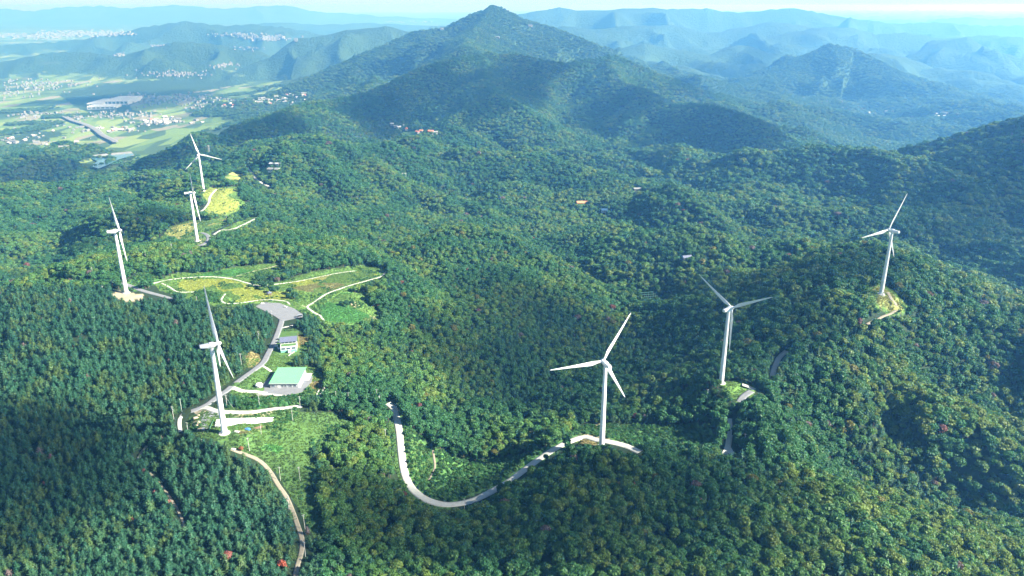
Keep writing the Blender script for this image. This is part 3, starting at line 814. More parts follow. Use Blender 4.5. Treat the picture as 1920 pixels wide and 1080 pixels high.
# verges: cut back what stands on a road or would reach across it
for name, mk, hw, L in road_lines:
    lu, lv = proj(L)
    dep = (L - CAM) @ cf
    full = name != 'pine_track'  # ('main_road', 'parking_road', 'warehouse_road', 'turbine_road', 'meadow_path', 'crest_road', 'bend_road', 'woodland_trail', 'yard_path', 'farm_road', 'gully_track')
    box = nm_ & (tu > lu.min() - 40) & (tu < lu.max() + 40) & (tv > lv.min() - 25) & (tv < lv.max() + 90)
    ix = np.where(box)[0]
    if not len(ix): continue
    d = np.full(len(ix), 1e9)
    sc = np.full(len(ix), 1e9)
    for i in range(len(L)):
        d = np.minimum(d, np.hypot(T3[ix, 0] - L[i, 0], T3[ix, 1] - L[i, 1]))
        if full:
            for uu_, vv_ in tops:
                pxr = F_PX * (hw * .75 + 2.4) / dep[i]
                sc = np.minimum(sc, np.hypot(uu_[ix] - lu[i], vv_[ix] - lv[i]) / pxr)
    if name == 'main_road':   # wood reaches over the outer edge of the road right of the bend
        over = (tu[ix] > 930) & (tu[ix] < 1110)
        sc = np.where(over, np.where(rng.random(len(ix)) < .07, 9, sc), sc)
    if name == 'woodland_trail':
        sc = np.where(rng.random(len(ix)) < .35, 9, sc)
    gap[ix[(d < hw + 2.6) | (sc < 1)]] = True
fz_ = sstep(3000, 3400, tr_) > 0
sl_h = height(T3[:, 0] + 25, T3[:, 1]); sl_v = height(T3[:, 0], T3[:, 1] + 25)
tslope = np.hypot(sl_h - T3[:, 2], sl_v - T3[:, 2]) / 25
taz = np.arctan2(T3[:, 0], T3[:, 1])
flat = (tr_ > 3000) & (tslope < .2) & (T3[:, 2] < 190) & (taz < .02)
gap |= flat & (fbm(T3[:, 0] / 420, T3[:, 1] / 420, 3, 66) > .34)
scrubby = nm_ & gap
for kind, poly in MEADOW:
    if kind == 'scrub':
        q = nm_ & in_poly(tu, tv, poly) & (rng.random(N) < .10) & (np.abs(jx) > 1)
        low |= q
# species
pine_w = np.where((tu < 640) & (tv > 560), 1.0, 0.0)
pine_w = np.maximum(pine_w, 1 - sstep(560, 720, tu + 160 * (fbm(T3[:, 0] / 60, T3[:, 1] / 60, 2, 81) - .5) + np.clip(1080 - tv, 0, 500) * .25))
pine_w = np.where((tv < 545), .12 + .35 * (fbm(T3[:, 0] / 130, T3[:, 1] / 130, 2, 82) > .58), pine_w)
pine_w = np.where((tu > 600) & (tv > 545), np.where(fbm(T3[:, 0] / 90, T3[:, 1] / 90, 2, 83) > .62, .5, .05), pine_w)
is_pine = (rng.random(N) < pine_w) & (tr_ < 4000)
s0 = spacing(tr_) / 3.85 * .80
hue = fbm(T3[:, 0] / 70, T3[:, 1] / 70, 3, 84); h2 = rng.random(N)
tint = np.empty((N, 4)); tint[:, 3] = 1
g1, g2, g3 = np.array([.031, .108, .036]), np.array([.062, .145, .033]), np.array([.112, .168, .030])
w2 = sstep(.38, .62, hue + .25 * (h2 - .5))[:, None]; w3 = sstep(.72, 1.0, h2 * .6 + hue * .6 + .16 * sstep(1400, 1750, tu) * (tr_ < 1200))[:, None]  # yellower crowns at right put the sunlit look of the ridges into leaf colour
tint[:, :3] = (g1 * (1 - w2) + g2 * w2) * (1 - w3) + g3 * w3
pt = np.array([.017, .070, .038]) * (1 - .6 * (h2[:, None])) + np.array([.034, .096, .040]) * (.6 * h2[:, None])
pt = pt + np.array([.030, .018, -.012]) * sstep(.5, .75, fbm(T3[:, 0] / 30, T3[:, 1] / 30, 3, 88) * .7 + .3 * rng.random(N))[:, None]
tint[is_pine, :3] = pt[is_pine]
tint[:, :3] *= (1 + (rng.uniform(.85, 1.16, N) - 1) * (1 - .6 * sstep(2000, 5000, tr_)))[:, None]
odd = rng.random(N)
dead = (odd < .003) & (tr_ < 2600)
red = (odd > .9989) & (tr_ < 2400)
tint[dead, :3] = np.array([.11, .085, .08]); tint[red, :3] = np.array([.14, .06, .05])
yel = (odd > .965) & (odd < .971) & (tu > 700) & ~is_pine & (tr_ < 1500)
tint[yel, :3] = np.array([.12, .125, .03])
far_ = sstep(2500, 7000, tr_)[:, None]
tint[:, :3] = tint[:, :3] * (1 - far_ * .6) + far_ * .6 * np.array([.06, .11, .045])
zb = np.where(is_pine, 0, sstep(1050, 1500, tu) * (tr_ < 2600) * .28 + .2 * (fbm(T3[:, 0] / 110, T3[:, 1] / 110, 2, 86) > .55) * (tr_ < 2600))
siz = (.55 + .85 * rng.random(N) ** 1.2) * (.85 + .3 * fbm(T3[:, 0] / 60, T3[:, 1] / 60, 2, 89)) * s0 ** .92 * (1 + zb)
gap |= rng.random(N) > 1 / (1 + zb) ** .8
gap |= (fbm(T3[:, 0] / 13, T3[:, 1] / 13, 2, 87) < .20) & (tr_ < 2500)
hz = siz * rng.uniform(.75, 1.2, N) * np.where(is_pine, .92, 1) / s0 ** .62 / (1 + zb) ** .5
scl = np.column_stack([siz, siz, hz])
rot = np.column_stack([rng.normal(0, .05, N), rng.normal(0, .05, N), rng.uniform(0, 6.283, N)])
alive = ~gap
# the trees that show largest stand as trees of their own
topu, topv = proj(T3 + np.array([0, 0, 6.0]))
inframe = alive & (topu > 4) & (topu < 1916) & (topv > 4) & (topv < 1074)
single = {}
for nm, mask in (('pine_tree', is_pine), ('broadleaf_tree', ~is_pine)):
    ix = np.where(inframe & mask)[0]; ix = ix[np.argsort(tr_[ix])][:300]
    single[nm] = ix; alive[ix] = False
pi = np.where(alive & is_pine)[0]; bi = np.where(alive & ~is_pine)[0]
idx_p = rng.integers(0, len(PINES), N); idx_b = rng.integers(0, len(BROAD), N)
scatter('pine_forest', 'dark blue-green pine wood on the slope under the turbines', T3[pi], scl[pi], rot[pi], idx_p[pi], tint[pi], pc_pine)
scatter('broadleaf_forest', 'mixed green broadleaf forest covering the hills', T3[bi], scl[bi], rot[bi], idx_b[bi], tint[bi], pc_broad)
print('forest', len(pi), len(bi))
# shrubs and rough grass in the clearings
def fill(poly_kinds, s, rmax, seed):
    g = np.random.default_rng(seed); out = []
    for kind, poly in MEADOW:
        if kind not in poly_kinds: continue
        q = np.array([ground(*p) for p in poly])
        far_k = np.hypot(q[:, 0], q[:, 1]).min()
        if far_k > rmax: continue
        s_k = s * max(1, far_k / 900)
        x0, x1, y0, y1 = q[:, 0].min(), q[:, 0].max(), q[:, 1].min(), q[:, 1].max()
        n = int((x1 - x0) * (y1 - y0) / (s_k * s_k))
        x, y = g.uniform(x0, x1, n), g.uniform(y0, y1, n)
        z = height(x, y); uu_, vv_ = proj(np.column_stack([x, y, z]))
        j1, j2 = (fbm(x / 25, y / 25, 2, 71) - .5) * 10, (fbm(x / 25, y / 25, 2, 72) - .5) * 5
        k = in_poly(uu_ + j1, vv_ + j2, poly)
        out.append(np.column_stack([x, y, z, np.full(n, 1.0 if kind == 'scrub' else 0.0)])[k])
    return np.vstack(out)
def off_roads(P, extra):
    ok = np.ones(len(P), bool)
    for name, mk, hw, L in road_lines:
        c = np.where((P[:, 0] > L[:, 0].min() - 9) & (P[:, 0] < L[:, 0].max() + 9) & (P[:, 1] > L[:, 1].min() - 9) & (P[:, 1] < L[:, 1].max() + 9))[0]
        if len(c):
            d = np.full(len(c), 1e9)
            for q in L: d = np.minimum(d, np.hypot(P[c, 0] - q[0], P[c, 1] - q[1]))
            ok[c[d < hw + extra]] = False
    for k, Q in pad_pts.items():
        c = np.where(np.hypot(P[:, 0] - Q[:, 0].mean(), P[:, 1] - Q[:, 1].mean()) < 80)[0]
        if len(c): ok[c[poly_dist(P[c, 0], P[c, 1], Q[:, :2]) < extra]] = False
    for k, q in turb_pos.items():
        ok &= np.hypot(P[:, 0] - q[0], P[:, 1] - q[1]) > 6
    return ok
B_ = fill(('scrub', 'grass', 'rough'), 2.3, 1800, 5)
nb1 = fbm(B_[:, 0] / 22, B_[:, 1] / 22, 3, 15)
B_ = B_[(rng.random(len(B_)) < np.where(B_[:, 3] > .5, .85, .75 * sstep(.56, .66, nb1)))]
B_ = B_[off_roads(B_, 2.0)]
nB = len(B_); bu, bv = proj(B_[:, :3])
sb = rng.uniform(.5, 1.25, nB) * np.where(B_[:, 3] > .5, 1.15, .8) * np.where((bv < 768) & (bu < 610) & (bv > 740), 1.7, 1)
cb = np.array([.030, .105, .030]) * rng.uniform(.7, 1.35, nB)[:, None] + np.array([.03, .02, 0]) * (rng.random(nB) ** 3)[:, None]
scatter('undergrowth', 'low green shrubs filling the clearings', B_[:, :3], np.column_stack([sb, sb, sb * rng.uniform(.7, 1.2, nB)]), np.column_stack([np.zeros(nB), np.zeros(nB), rng.uniform(0, 6.28, nB)]),
        rng.integers(0, len(BUSH), nB), np.column_stack([cb, np.ones(nB)]), pc_bush)
G_ = fill(('grass', 'yellow', 'gold', 'straw', 'green', 'brown', 'rough'), 1.5, 1800, 6)
G_ = G_[off_roads(G_, .8)]
nG = len(G_); gu, gv = proj(G_[:, :3])
cg = np.tile(COVER['grass'], (nG, 1))
for kind, poly in MEADOW:
    q = in_poly(gu, gv, poly) & (fbm(G_[:, 0] / 40, G_[:, 1] / 40, 3, 301) > .42)
    if kind in ('yellow', 'gold', 'straw', 'green', 'brown', 'rough'): cg[q] = COVER[kind]
cg = cg * rng.uniform(.65, 1.25, nG)[:, None]
sg = rng.uniform(.5, 1.1, nG)
scatter('meadow_grass', 'rough meadow grass in yellow and green patches', G_[:, :3], np.column_stack([sg, sg, sg]), np.column_stack([np.zeros(nG), np.zeros(nG), rng.uniform(0, 6.28, nG)]),
        rng.integers(0, len(TUFT), nG), np.column_stack([cg, np.ones(nG)]), pc_tuft)
print('shrubs', nB, 'tufts', nG)
# trees as things of their own: crown and trunk under one root
crown_me = {'pine_tree': [multi_mesh('pine_crown', V, Fl, [M['needle']]) for V, Fl, t in PINES], 'broadleaf_tree': [multi_mesh('leaf_crown', V, Fl, [M['leaf']]) for V, Fl, t in BROAD]}
trunk_me = {k: [mesh_np('trunk', t[0], t[1], [M['bark']]) for V, Fl, t in g] for k, g in (('pine_tree', PINES), ('broadleaf_tree', BROAD))}
def tree(nm, p, sc, ro, k, c, label, group=None):
    root = bpy.data.objects.new(nm, None); col.objects.link(root)
    root.location = p; root.scale = sc; root.rotation_euler = ro; root.empty_display_size = 1
    root['label'] = label; root['category'] = 'tree'
    if group: root['group'] = group
    cr = link('crown', crown_me[nm][k], root); cr['tint'] = [float(x) for x in c]
    link('trunk', trunk_me[nm][k], root)
    return root
TREE_LABEL = {'pine_tree': ('dark blue-green pine tree of the wood along the bottom of the picture', 'pines of the near wood'),
              'broadleaf_tree': ('rounded green broadleaf tree of the wood along the bottom of the picture', 'broadleaf trees of the near wood')}
for nm, ix in single.items():
    for i in ix:
        k = int((idx_p if nm == 'pine_tree' else idx_b)[i])
        c = tint[i]
        if dead[i] or red[i] or yel[i]:
            c = np.array([.03, .085, .045, 1])
        tree(nm, T3[i], scl[i], rot[i], k, c, *TREE_LABEL[nm])
RED_TREES = [  # crown pixel, kind, tint, size, label
    ((1191,782),'broadleaf_tree',(.20,.055,.06),1.05,'crimson tree at the wood edge right of the central turbine'),
    ((1056,798),'broadleaf_tree',(.19,.05,.05),.8,'low dark red tree left of the sandy bank at the central turbine'),
    ((902,795),'broadleaf_tree',(.20,.075,.075),.8,'dusty red tree alone in the wood inside the road bend'),
    ((676,797),'broadleaf_tree',(.19,.05,.05),.75,'small red tree left of the top of the white road'),
    ((693,787),'broadleaf_tree',(.16,.12,.15),.9,'grey bare tree beside a small red tree left of the white road'),
    ((165,706),'pine_tree',(.20,.07,.07),.85,'reddish dead pine alone high on the left slope'),
    ((531,1060),'broadleaf_tree',(.42,.10,.05),1.0,'bright orange-red tree beside the woodland trail'),
    ((428,1047),'broadleaf_tree',(.24,.08,.06),1.05,'rust red tree left of the bright orange-red one'),
    ((318,945),'pine_tree',(.30,.10,.08),.8,'red-brown pine beside the faint track through the pine wood'),
    ((292,927),'pine_tree',(.22,.08,.08),.8,'dull red pine left of the faint track through the pine wood'),
    ((249,978),'pine_tree',(.24,.05,.06),.75,'dark red pine in the middle of the lower left pine wood'),
    ((97,857),'pine_tree',(.22,.07,.08),.75,'small red pine near the left edge below the ridge'),
    ((118,1032),'pine_tree',(.22,.09,.10),.8,'pinkish brown pine near the bottom left corner'),
    ((1423,1066),'broadleaf_tree',(.26,.05,.06),.85,'crimson tree at the bottom edge below the ridge junction'),
    ((1310,942),'broadleaf_tree',(.20,.12,.13),.9,'pinkish tree in the lower right wood below the road junction'),
    ((1470,814),'broadleaf_tree',(.42,.20,.03),.8,'orange tree on the crest right of the road junction'),
    ((1474,838),'broadleaf_tree',(.30,.24,.03),.95,'yellow tree on the crest just below the orange one'),
    ((1357,773),'broadleaf_tree',(.17,.06,.07),.85,'dull red tree below the turbine with the grey yard'),
    ((876,505),'broadleaf_tree',(.20,.06,.09),1.1,'purple red tree in the middle of the forest bowl'),
    ((820,566),'broadleaf_tree',(.20,.07,.06),1.0,'red tree in the forest right of the yellow meadow'),
    ((600,617),'broadleaf_tree',(.24,.09,.07),.85,'reddish tree behind the two storey building'),
    ((453,839),'broadleaf_tree',(.30,.12,.05),.55,'rusty shrub beside the concrete slab below the spare blades'),
]
for (u_, v_), nm, c, s, lab in RED_TREES:
    c = tuple(.72 * x + .012 for x in c)
    p = ground(u_, v_ + 7)
    tree(nm, p, (s, s, s * .95), (0, 0, random.uniform(0, 6)), random.randrange(6), (*c, 1), lab)

for i, (u_, v_) in enumerate(((470,541),(478,537),(488,531),(495,527),(491,538),(501,533),(483,525),(511,549),(520,546),(545,552),(551,556),(542,560),(553,561),(660,573),(650,575),(641,573),(508,538),(497,543))):
    s = .95 + .6 * ((i * 7) % 5) / 5
    tree('broadleaf_tree', ground(u_, v_ + 1), (s, s, s * .85), (0, 0, i * 1.3), i % 7, (.022, .075, .030, 1), 'dark green tree standing loose among the yellow meadow paths', 'loose trees of the meadow')
# ------------------------------------------------------------------ building blocks for objects
class Mesh:
    def __init__(s): s.V, s.F, s.M = [], [], []
    def box(s, c, d, m=0, rz=0.0, taper=1.0):
        k = len(s.V); cz, sz = math.cos(rz), math.sin(rz)
        for z in (-.5, .5):
            f = taper if z > 0 else 1
            for x, y in ((-.5, -.5), (.5, -.5), (.5, .5), (-.5, .5)):
                a, b = x * d[0] * f, y * d[1] * f
                s.V.append((c[0] + a * cz - b * sz, c[1] + a * sz + b * cz, c[2] + z * d[2]))
        for f in ((3, 2, 1, 0), (4, 5, 6, 7), (0, 1, 5, 4), (1, 2, 6, 5), (2, 3, 7, 6), (3, 0, 4, 7)):
            s.F.append([k + i for i in f]); s.M.append(m)
        return s
    def tube(s, p0, p1, r0, r1=None, n=12, m=0, caps=True):
        r1 = r0 if r1 is None else r1
        p0, p1 = np.array(p0, float), np.array(p1, float); d = p1 - p0; d /= np.linalg.norm(d)
        u = np.cross(d, [1, 0, 0]) if abs(d[0]) < .9 else np.cross(d, [0, 1, 0]); u /= np.linalg.norm(u); w = np.cross(d, u)
        k = len(s.V)
        for p, r in ((p0, r0), (p1, r1)):
            for i in range(n):
                a = 2 * math.pi * i / n; s.V.append(tuple(p + r * (math.cos(a) * u + math.sin(a) * w)))
        for i in range(n):
            s.F.append([k + i, k + (i + 1) % n, k + n + (i + 1) % n, k + n + i]); s.M.append(m)
        if caps:
            s.F.append([k + i for i in range(n)][::-1]); s.M.append(m); s.F.append([k + n + i for i in range(n)]); s.M.append(m)
        return s
    def loft(s, rings, m=0, caps=True):
        k = len(s.V); n = len(rings[0])
        for r in rings: s.V += [tuple(p) for p in r]
        for j in range(len(rings) - 1):
            for i in range(n):
                a = k + j * n; s.F.append([a + i, a + (i + 1) % n, a + n + (i + 1) % n, a + n + i]); s.M.append(m)
        if caps:
            s.F.append([k + i for i in range(n)][::-1]); s.M.append(m); e = k + (len(rings) - 1) * n; s.F.append([e + i for i in range(n)]); s.M.append(m)
        return s
    def poly(s, pts, m=0):
        k = len(s.V); s.V += [tuple(p) for p in pts]; s.F.append(list(range(k, k + len(pts)))); s.M.append(m); return s
    def me(s, name, mats, smooth=False, bevel=0):
        me = bpy.data.meshes.new(name); me.from_pydata([tuple(float(c) for c in v) for v in s.V], [], s.F)
        for m in (mats if isinstance(mats, (list, tuple)) else [mats]): me.materials.append(m)
        me.polygons.foreach_set('material_index', np.array(s.M, np.int32))
        bm = bmesh.new(); bm.from_mesh(me); bmesh.ops.recalc_face_normals(bm, faces=bm.faces)
        if bevel: bmesh.ops.bevel(bm, geom=bm.edges[:], offset=bevel, segments=2, affect='EDGES', profile=.6)
        bm.to_mesh(me); bm.free()
        if smooth:
            me.polygons.foreach_set('use_smooth', np.ones(len(me.polygons), bool))
            try: me.set_sharp_from_angle(angle=R(38))
            except Exception: pass
        me.update(); return me
def thing(name, label, cat, loc, rz=0.0, group=None):
    o = bpy.data.objects.new(name, None); col.objects.link(o); o.empty_display_size = 1
    o.location = [float(v) for v in loc]; o.rotation_euler = (0, 0, rz); o['label'] = label; o['category'] = cat
    if group: o['group'] = group
    return o
def ring(c, rx, ry, n=14, ax='z'):
    out = []
    for i in range(n):
        a = 2 * math.pi * i / n; x, y = rx * math.cos(a), ry * math.sin(a)
        out.append((c[0] + x, c[1] + y, c[2]) if ax == 'z' else (c[0] + x, c[1], c[2] + y))
    return out
def sq_ring(y, w, z0, z1, e=3.2, n=20):
    out = []
    for i in range(n):
        a = 2 * math.pi * i / n; c, s_ = math.cos(a), math.sin(a)
        out.append((w * .5 * math.copysign(abs(c) ** (2 / e), c), y, (z0 + z1) / 2 + (z1 - z0) * .5 * math.copysign(abs(s_) ** (2 / e), s_)))
    return out

# ------------------------------------------------------------------ wind turbines
HUB, ROTOR = 78.0, 46.5
tower_me = Mesh().loft([ring((0, 0, z), r, r, 28) for z, r in ((-2, 2.75), (.5, 2.75), (.51, 2.42), (26, 2.16), (26.01, 2.2), (26.3, 2.2), (26.31, 2.15), (52, 1.83), (52.01, 1.87), (52.3, 1.87), (52.31, 1.82), (HUB - 2.1, 1.48))]).me('tower', M['white'], True)
door_me = Mesh().box((0, -2.40, 2.6), (1.0, .25, 2.2)).box((0, -3.0, 1.2), (1.4, 1.6, .18)).me('tower_door', M['wall_grey'])
plinth_me = Mesh().loft([ring((0, 0, z), r, r, 28) for z, r in ((-2, 4.6), (.22, 4.5))]).me('plinth', M['concrete'])
nac_me = Mesh().loft([sq_ring(y, w, a, b_) for y, w, a, b_ in ((-8.6, 2.7, -.35, 1.85), (-8.4, 3.1, -.7, 2.05), (-5.0, 3.5, -1.35, 2.1), (-2.4, 3.7, -1.9, 2.15), (-1.6, 3.75, -2.05, 2.2), (-1.5, 3.9, -2.1, 2.65), (1.3, 3.7, -2.05, 2.55), (2.4, 3.2, -1.6, 1.95), (3.0, 2.8, -1.35, 1.4))]).me('nacelle', M['white'], True)
mast_me = Mesh().tube((-.9, -8.0, 1.9), (-.9, -8.0, 3.6), .07, n=6).tube((.9, -8.0, 1.9), (.9, -8.0, 3.6), .07, n=6).box((0, -8.0, 3.3), (2.2, .1, .1)).me('weather_mast', M['steel'])
hub_me = Mesh().loft([ring((0, y, 0), r, r, 24, 'y') for y, r in ((2.9, 1.45), (3.2, 1.75), (5.2, 1.85), (6.2, 1.65), (7.0, 1.2), (7.5, .7), (7.7, .2))]).me('hub', M['white'], True)
def blade_mesh():
    rings = []
    for t, chord, th, tw, off in ((0, 1.9, 1.9, 0, 0), (.035, 1.9, 1.85, 0, 0), (.09, 2.5, 1.3, 14, -.1), (.17, 3.5, .85, 13, -.45), (.23, 3.6, .72, 11, -.5), (.35, 3.0, .55, 8, -.38), (.55, 2.2, .36, 4, -.2), (.75, 1.55, .24, 2, -.05), (.9, 1.05, .16, 1, .05), (.97, .65, .10, 0, .15), (1, .18, .05, 0, .25)):
        z = 1.2 + t * (ROTOR - 1.2); r_ = []
        for i in range(14):
            a = 2 * math.pi * i / 14; x, y = chord * .5 * math.cos(a), th * .5 * math.sin(a) * (1 - .45 * (math.cos(a) < 0) * abs(math.cos(a)) * (chord > 1.95))
            tw_ = R(tw); r_.append((x * math.cos(tw_) - y * math.sin(tw_) + off, x * math.sin(tw_) + y * math.cos(tw_) + .9 * t * t, z))
        rings.append(r_)
    return Mesh().loft(rings).me('blade', M['white'], True)
blade_me = blade_mesh()
TLAB = {'centre': 'white wind turbine rising beside the bend of the pale road, one blade pointing left', 'orchard': 'white wind turbine above the small grey yard, two blades spread in a V',
        'east': 'white wind turbine on the yellow grass pad of the right hand ridge', 'blades': 'nearest white wind turbine with spare blades lying at its foot',
        'crest': 'white wind turbine on the bare sandy pad at the left crest', 'bend': 'white wind turbine beside the looping grey road, rotor seen edge on', 'last': 'farthest white wind turbine, on yellow grass with its full rotor facing out'}
for k, (bp_, dep, yw, ph) in TURB.items():
    p = turb_pos[k]
    t = thing('wind_turbine', TLAB[k], 'wind turbine', p, -R(yw), 'wind turbines along the ridge')
    tw = link('tower', tower_me, t); link('door', door_me, tw); link('plinth', plinth_me, t)
    na_ = link('nacelle', nac_me, t); na_.location = (0, 0, HUB); link('weather_mast', mast_me, na_)
    h = link('hub', hub_me, t); h.location = (0, 0, HUB); h.rotation_euler = (R(4), 0, 0)
    for i in range(3):
        b_ = link('blade', blade_me, t)
        b_.matrix_local = Matrix.Translation((0, 0, HUB)) @ Matrix.Rotation(R(4), 4, 'X') @ Matrix.Translation((0, 5.0, 0)) @ Matrix.Rotation(R(ph + 120 * i), 4, 'Y') @ Matrix.Rotation(R({'blades': 42, 'crest': 36, 'bend': 30}.get(k, 0)), 4, 'Z')

# spare blades on the ground by the nearest turbine
def laid_blade(a_px, b_px, label):
    a, b_ = ground(*a_px), ground(*b_px)
    d = b_ - a; L = np.hypot(d[0], d[1]); rz = math.atan2(d[1], d[0])
    t = thing('turbine_blade', label, 'turbine blade', (a[0], a[1], a[2] + .2), rz, 'spare turbine blades on the ground')
    t.rotation_euler = (0, -math.atan2(d[2], L), rz)
    o = link('shell', blade_me, t)
    o.matrix_local = Matrix.Translation((-1.0, 0, 2.1)) @ Matrix.Rotation(R(90), 4, 'Y') @ Matrix.Rotation(R(135), 4, 'Z')
    o = link('root_ring', Mesh().tube((-.1, 0, 1.7), (.5, 0, 1.7), 1.05, n=20).me('root_ring', M['wall_grey'], True), t)
    link('stand', Mesh().box((2.2, 0, .1), (.5, 2.6, 1.3)).box((2.2, -1.1, .8), (.4, .3, 1.0)).box((2.2, 1.1, .8), (.4, .3, 1.0)).me('stand', M['steel']), t)
    link('stand', Mesh().box((30, 0, .1), (.5, 2.2, 2.6)).me('stand', M['steel']), t)
laid_blade((406, 793), (512, 788.5), 'long white spare blade lying farthest from the tower foot')
laid_blade((404.5, 797), (513, 791.5), 'long white spare blade lying between two others behind the tower')
laid_blade((403.5, 802), (512, 794.5), 'long white spare blade lying closest to the tower foot')

# ------------------------------------------------------------------ buildings by the turbine road
yz = float(pad_pts['warehouse_yard'][0, 2])
wa = at_z(506, 727.5, yz); wb = at_z(557.5, 728, yz)
ww = wb[0] - wa[0]; wd, wh = 31.0, 4.6
t = thing('warehouse', 'low grey warehouse with a large flat mint green roof', 'warehouse', (wa[0] + .5, wa[1], yz), R(1.0))
wl = Mesh().box((ww / 2, wd / 2, wh / 2), (ww, wd, wh)).box((ww + .06, wd / 2, 1.0), (.1, wd - 1, 1.2), 1)
for i in range(1, 5): wl.box((ww * i / 5, -.05, wh / 2), (.3, .12, wh - .1), 1)
wal = link('wall', wl.me('warehouse_wall', [M['wall_grey'], M['wall_white']]), t)
seams = Mesh()
for i in range(23):
    x = -.6 + (ww + 1.2) * i / 22; a_, b__ = wh + .45, wh + 1.35
    seams.loft([[(x - .05, -.8, a_ - .02), (x + .05, -.8, a_ - .02), (x + .05, -.8, a_ + .09), (x - .05, -.8, a_ + .09)], [(x - .05, wd + .8, b__ - .02), (x + .05, wd + .8, b__ - .02), (x + .05, wd + .8, b__ + .09), (x - .05, wd + .8, b__ + .09)]])
roof_ = link('roof', Mesh().loft([[(-.8, -.8, wh), (ww + .8, -.8, wh), (ww + .8, wd + .8, wh + .9), (-.8, wd + .8, wh + .9)], [(-.8, -.8, wh + .45), (ww + .8, -.8, wh + .45), (ww + .8, wd + .8, wh + 1.35), (-.8, wd + .8, wh + 1.35)]])
     .me('warehouse_roof', M['roof_green']), t)
link('roof_seams', seams.me('roof_seams', M['roof_green']), roof_)
link('gutter', Mesh().box((ww / 2, -.9, wh + .2), (ww + 1.6, .22, .26)).me('gutter', M['wall_white']), roof_)
for x, w_ in ((ww * .12, 3.0), (ww * .44, 2.6), (ww * .56, 2.2), (ww * .74, 2.6), (ww * .90, 2.6)):
    f = link('window', Mesh().box((x, -.09, 2.2), (w_, .16, 1.7)).me('window_frame', M['wall_white']), t)
    link('pane', Mesh().box((x, -.19, 2.2), (w_ - .5, .06, 1.2)).me('window_pane', M['glass']), f)
link('door', Mesh().box((ww * .315, -.09, 1.6), (3.2, .16, 3.2)).me('warehouse_door', M['wall_white']), t)
link('loading_strip', Mesh().box((ww + 3.5, wd * .72, .02), (6.5, wd * .5, .5)).box((ww + 1.2, wd * .25, .02), (1.6, wd * .5, .46)).me('loading_strip', M['concrete']), t)
cz_ = float(pad_pts['centre_yard'][0, 2])
ca_ = at_z(526.5, 661, cz_); cb_ = at_z(555.5, 661.5, cz_); cw = cb_[0] - ca_[0]
t = thing('visitor_centre', 'two storey white building with a dark slate roof and a grass terrace', 'building', (ca_[0], ca_[1], cz_ - .1), R(13))
t.scale = (1, 1, .82)
bd = 15.0
low_ = Mesh().box((cw / 2, bd / 2, 3.6), (cw, bd, 7.2)); low_.box((cw / 2, .25, 7.5), (cw + .4, .5, .7)).box((.25, bd / 2, 7.45), (.5, bd, .6)).box((cw - .25, bd / 2, 7.45), (.5, bd, .6))
link('wall', low_.me('centre_wall', M['wall_white']), t)
link('base_glazing', Mesh().box((cw / 2, -.5, 1.5), (cw - .2, 1.0, 3.0)).me('base_glazing', M['green_glass']), t)
for i in range(3):
    f = link('window', Mesh().box((cw * (.18 + .32 * i), -.08, 5.0), (cw * .26, .2, 2.6)).me('window_frame', M['wall_grey']), t)
    link('pane', Mesh().box((cw * (.18 + .32 * i), -.2, 5.0), (cw * .22, .08, 2.1)).me('window_pane', M['glass']), f)
m_grass = simple_mat('terrace_grass', (.06, .14, .035), .95, 0, .3, .6)
link('terrace', Mesh().box((cw / 2, 4.2, 7.25), (cw - 1.2, 7.0, .3)).me('terrace', m_grass), t)
link('upper_wall', Mesh().box((cw / 2, bd - 3.6, 8.8), (cw - .6, 7.0, 3.4)).me('upper_wall', M['wall_white']), t)
for i in range(4):
    link('window', Mesh().box((cw * (.14 + .24 * i), bd - 7.15, 9.0), (cw * .17, .14, 1.7)).me('upper_window', M['glass']), t)
link('roof', Mesh().loft([[(-.9, bd - 8.4, 10.3), (cw + .7, bd - 8.4, 10.3), (cw + .7, bd + .6, 13.0), (-.9, bd + .6, 13.0)], [(-.9, bd - 8.4, 10.65), (cw + .7, bd - 8.4, 10.65), (cw + .7, bd + .6, 13.35), (-.9, bd + .6, 13.35)]]).me('slate_roof', M['slate']), t)
link('porch', Mesh().box((cw * .55, -2.0, 1.9), (2.6, 2.2, 3.8)).me('porch', M['wall_white']), t)
p = at_z(484, 728.5, yz)
t = thing('storage_dome', 'small white eight sided tent shed at the corner of the warehouse yard', 'shed', (p[0], p[1] + 3, yz))
link('wall', Mesh().loft([ring((0, 0, 0), 3.3, 3.3, 8), ring((0, 0, 3.0), 3.2, 3.2, 8)]).me('shed_wall', M['wall_white']), t)
link('roof', Mesh().loft([ring((0, 0, 2.95), 3.45, 3.45, 8), ring((0, 0, 4.0), 2.2, 2.2, 8), ring((0, 0, 4.5), .3, .3, 8)]).me('shed_roof', M['white']), t)
link('door', Mesh().box((.8, -3.0, 1.1), (1.1, .3, 2.2)).me('shed_door', M['dark']), t)
p = ground(505, 553)
t = thing('pavilion', 'small dark roofed wooden pavilion in the yellow meadow', 'pavilion', p, R(20))
link('roof', Mesh().loft([ring((0, 0, 3.0), 3.6, 3.6, 6), ring((0, 0, 4.1), 1.6, 1.6, 6), ring((0, 0, 5.0), .15, .15, 6)]).me('pavilion_roof', M['slate']), t)
for i in range(6):
    a = math.pi * i / 3; link('post', Mesh().tube((2.6 * math.cos(a), 2.6 * math.sin(a), -.5), (2.6 * math.cos(a), 2.6 * math.sin(a), 3.05), .16, n=8).me('pavilion_post', M['wood']), t)
link('deck', Mesh().loft([ring((0, 0, -.6), 3.1, 3.1, 6), ring((0, 0, .45), 3.1, 3.1, 6)]).me('pavilion_deck', M['wood']), t)

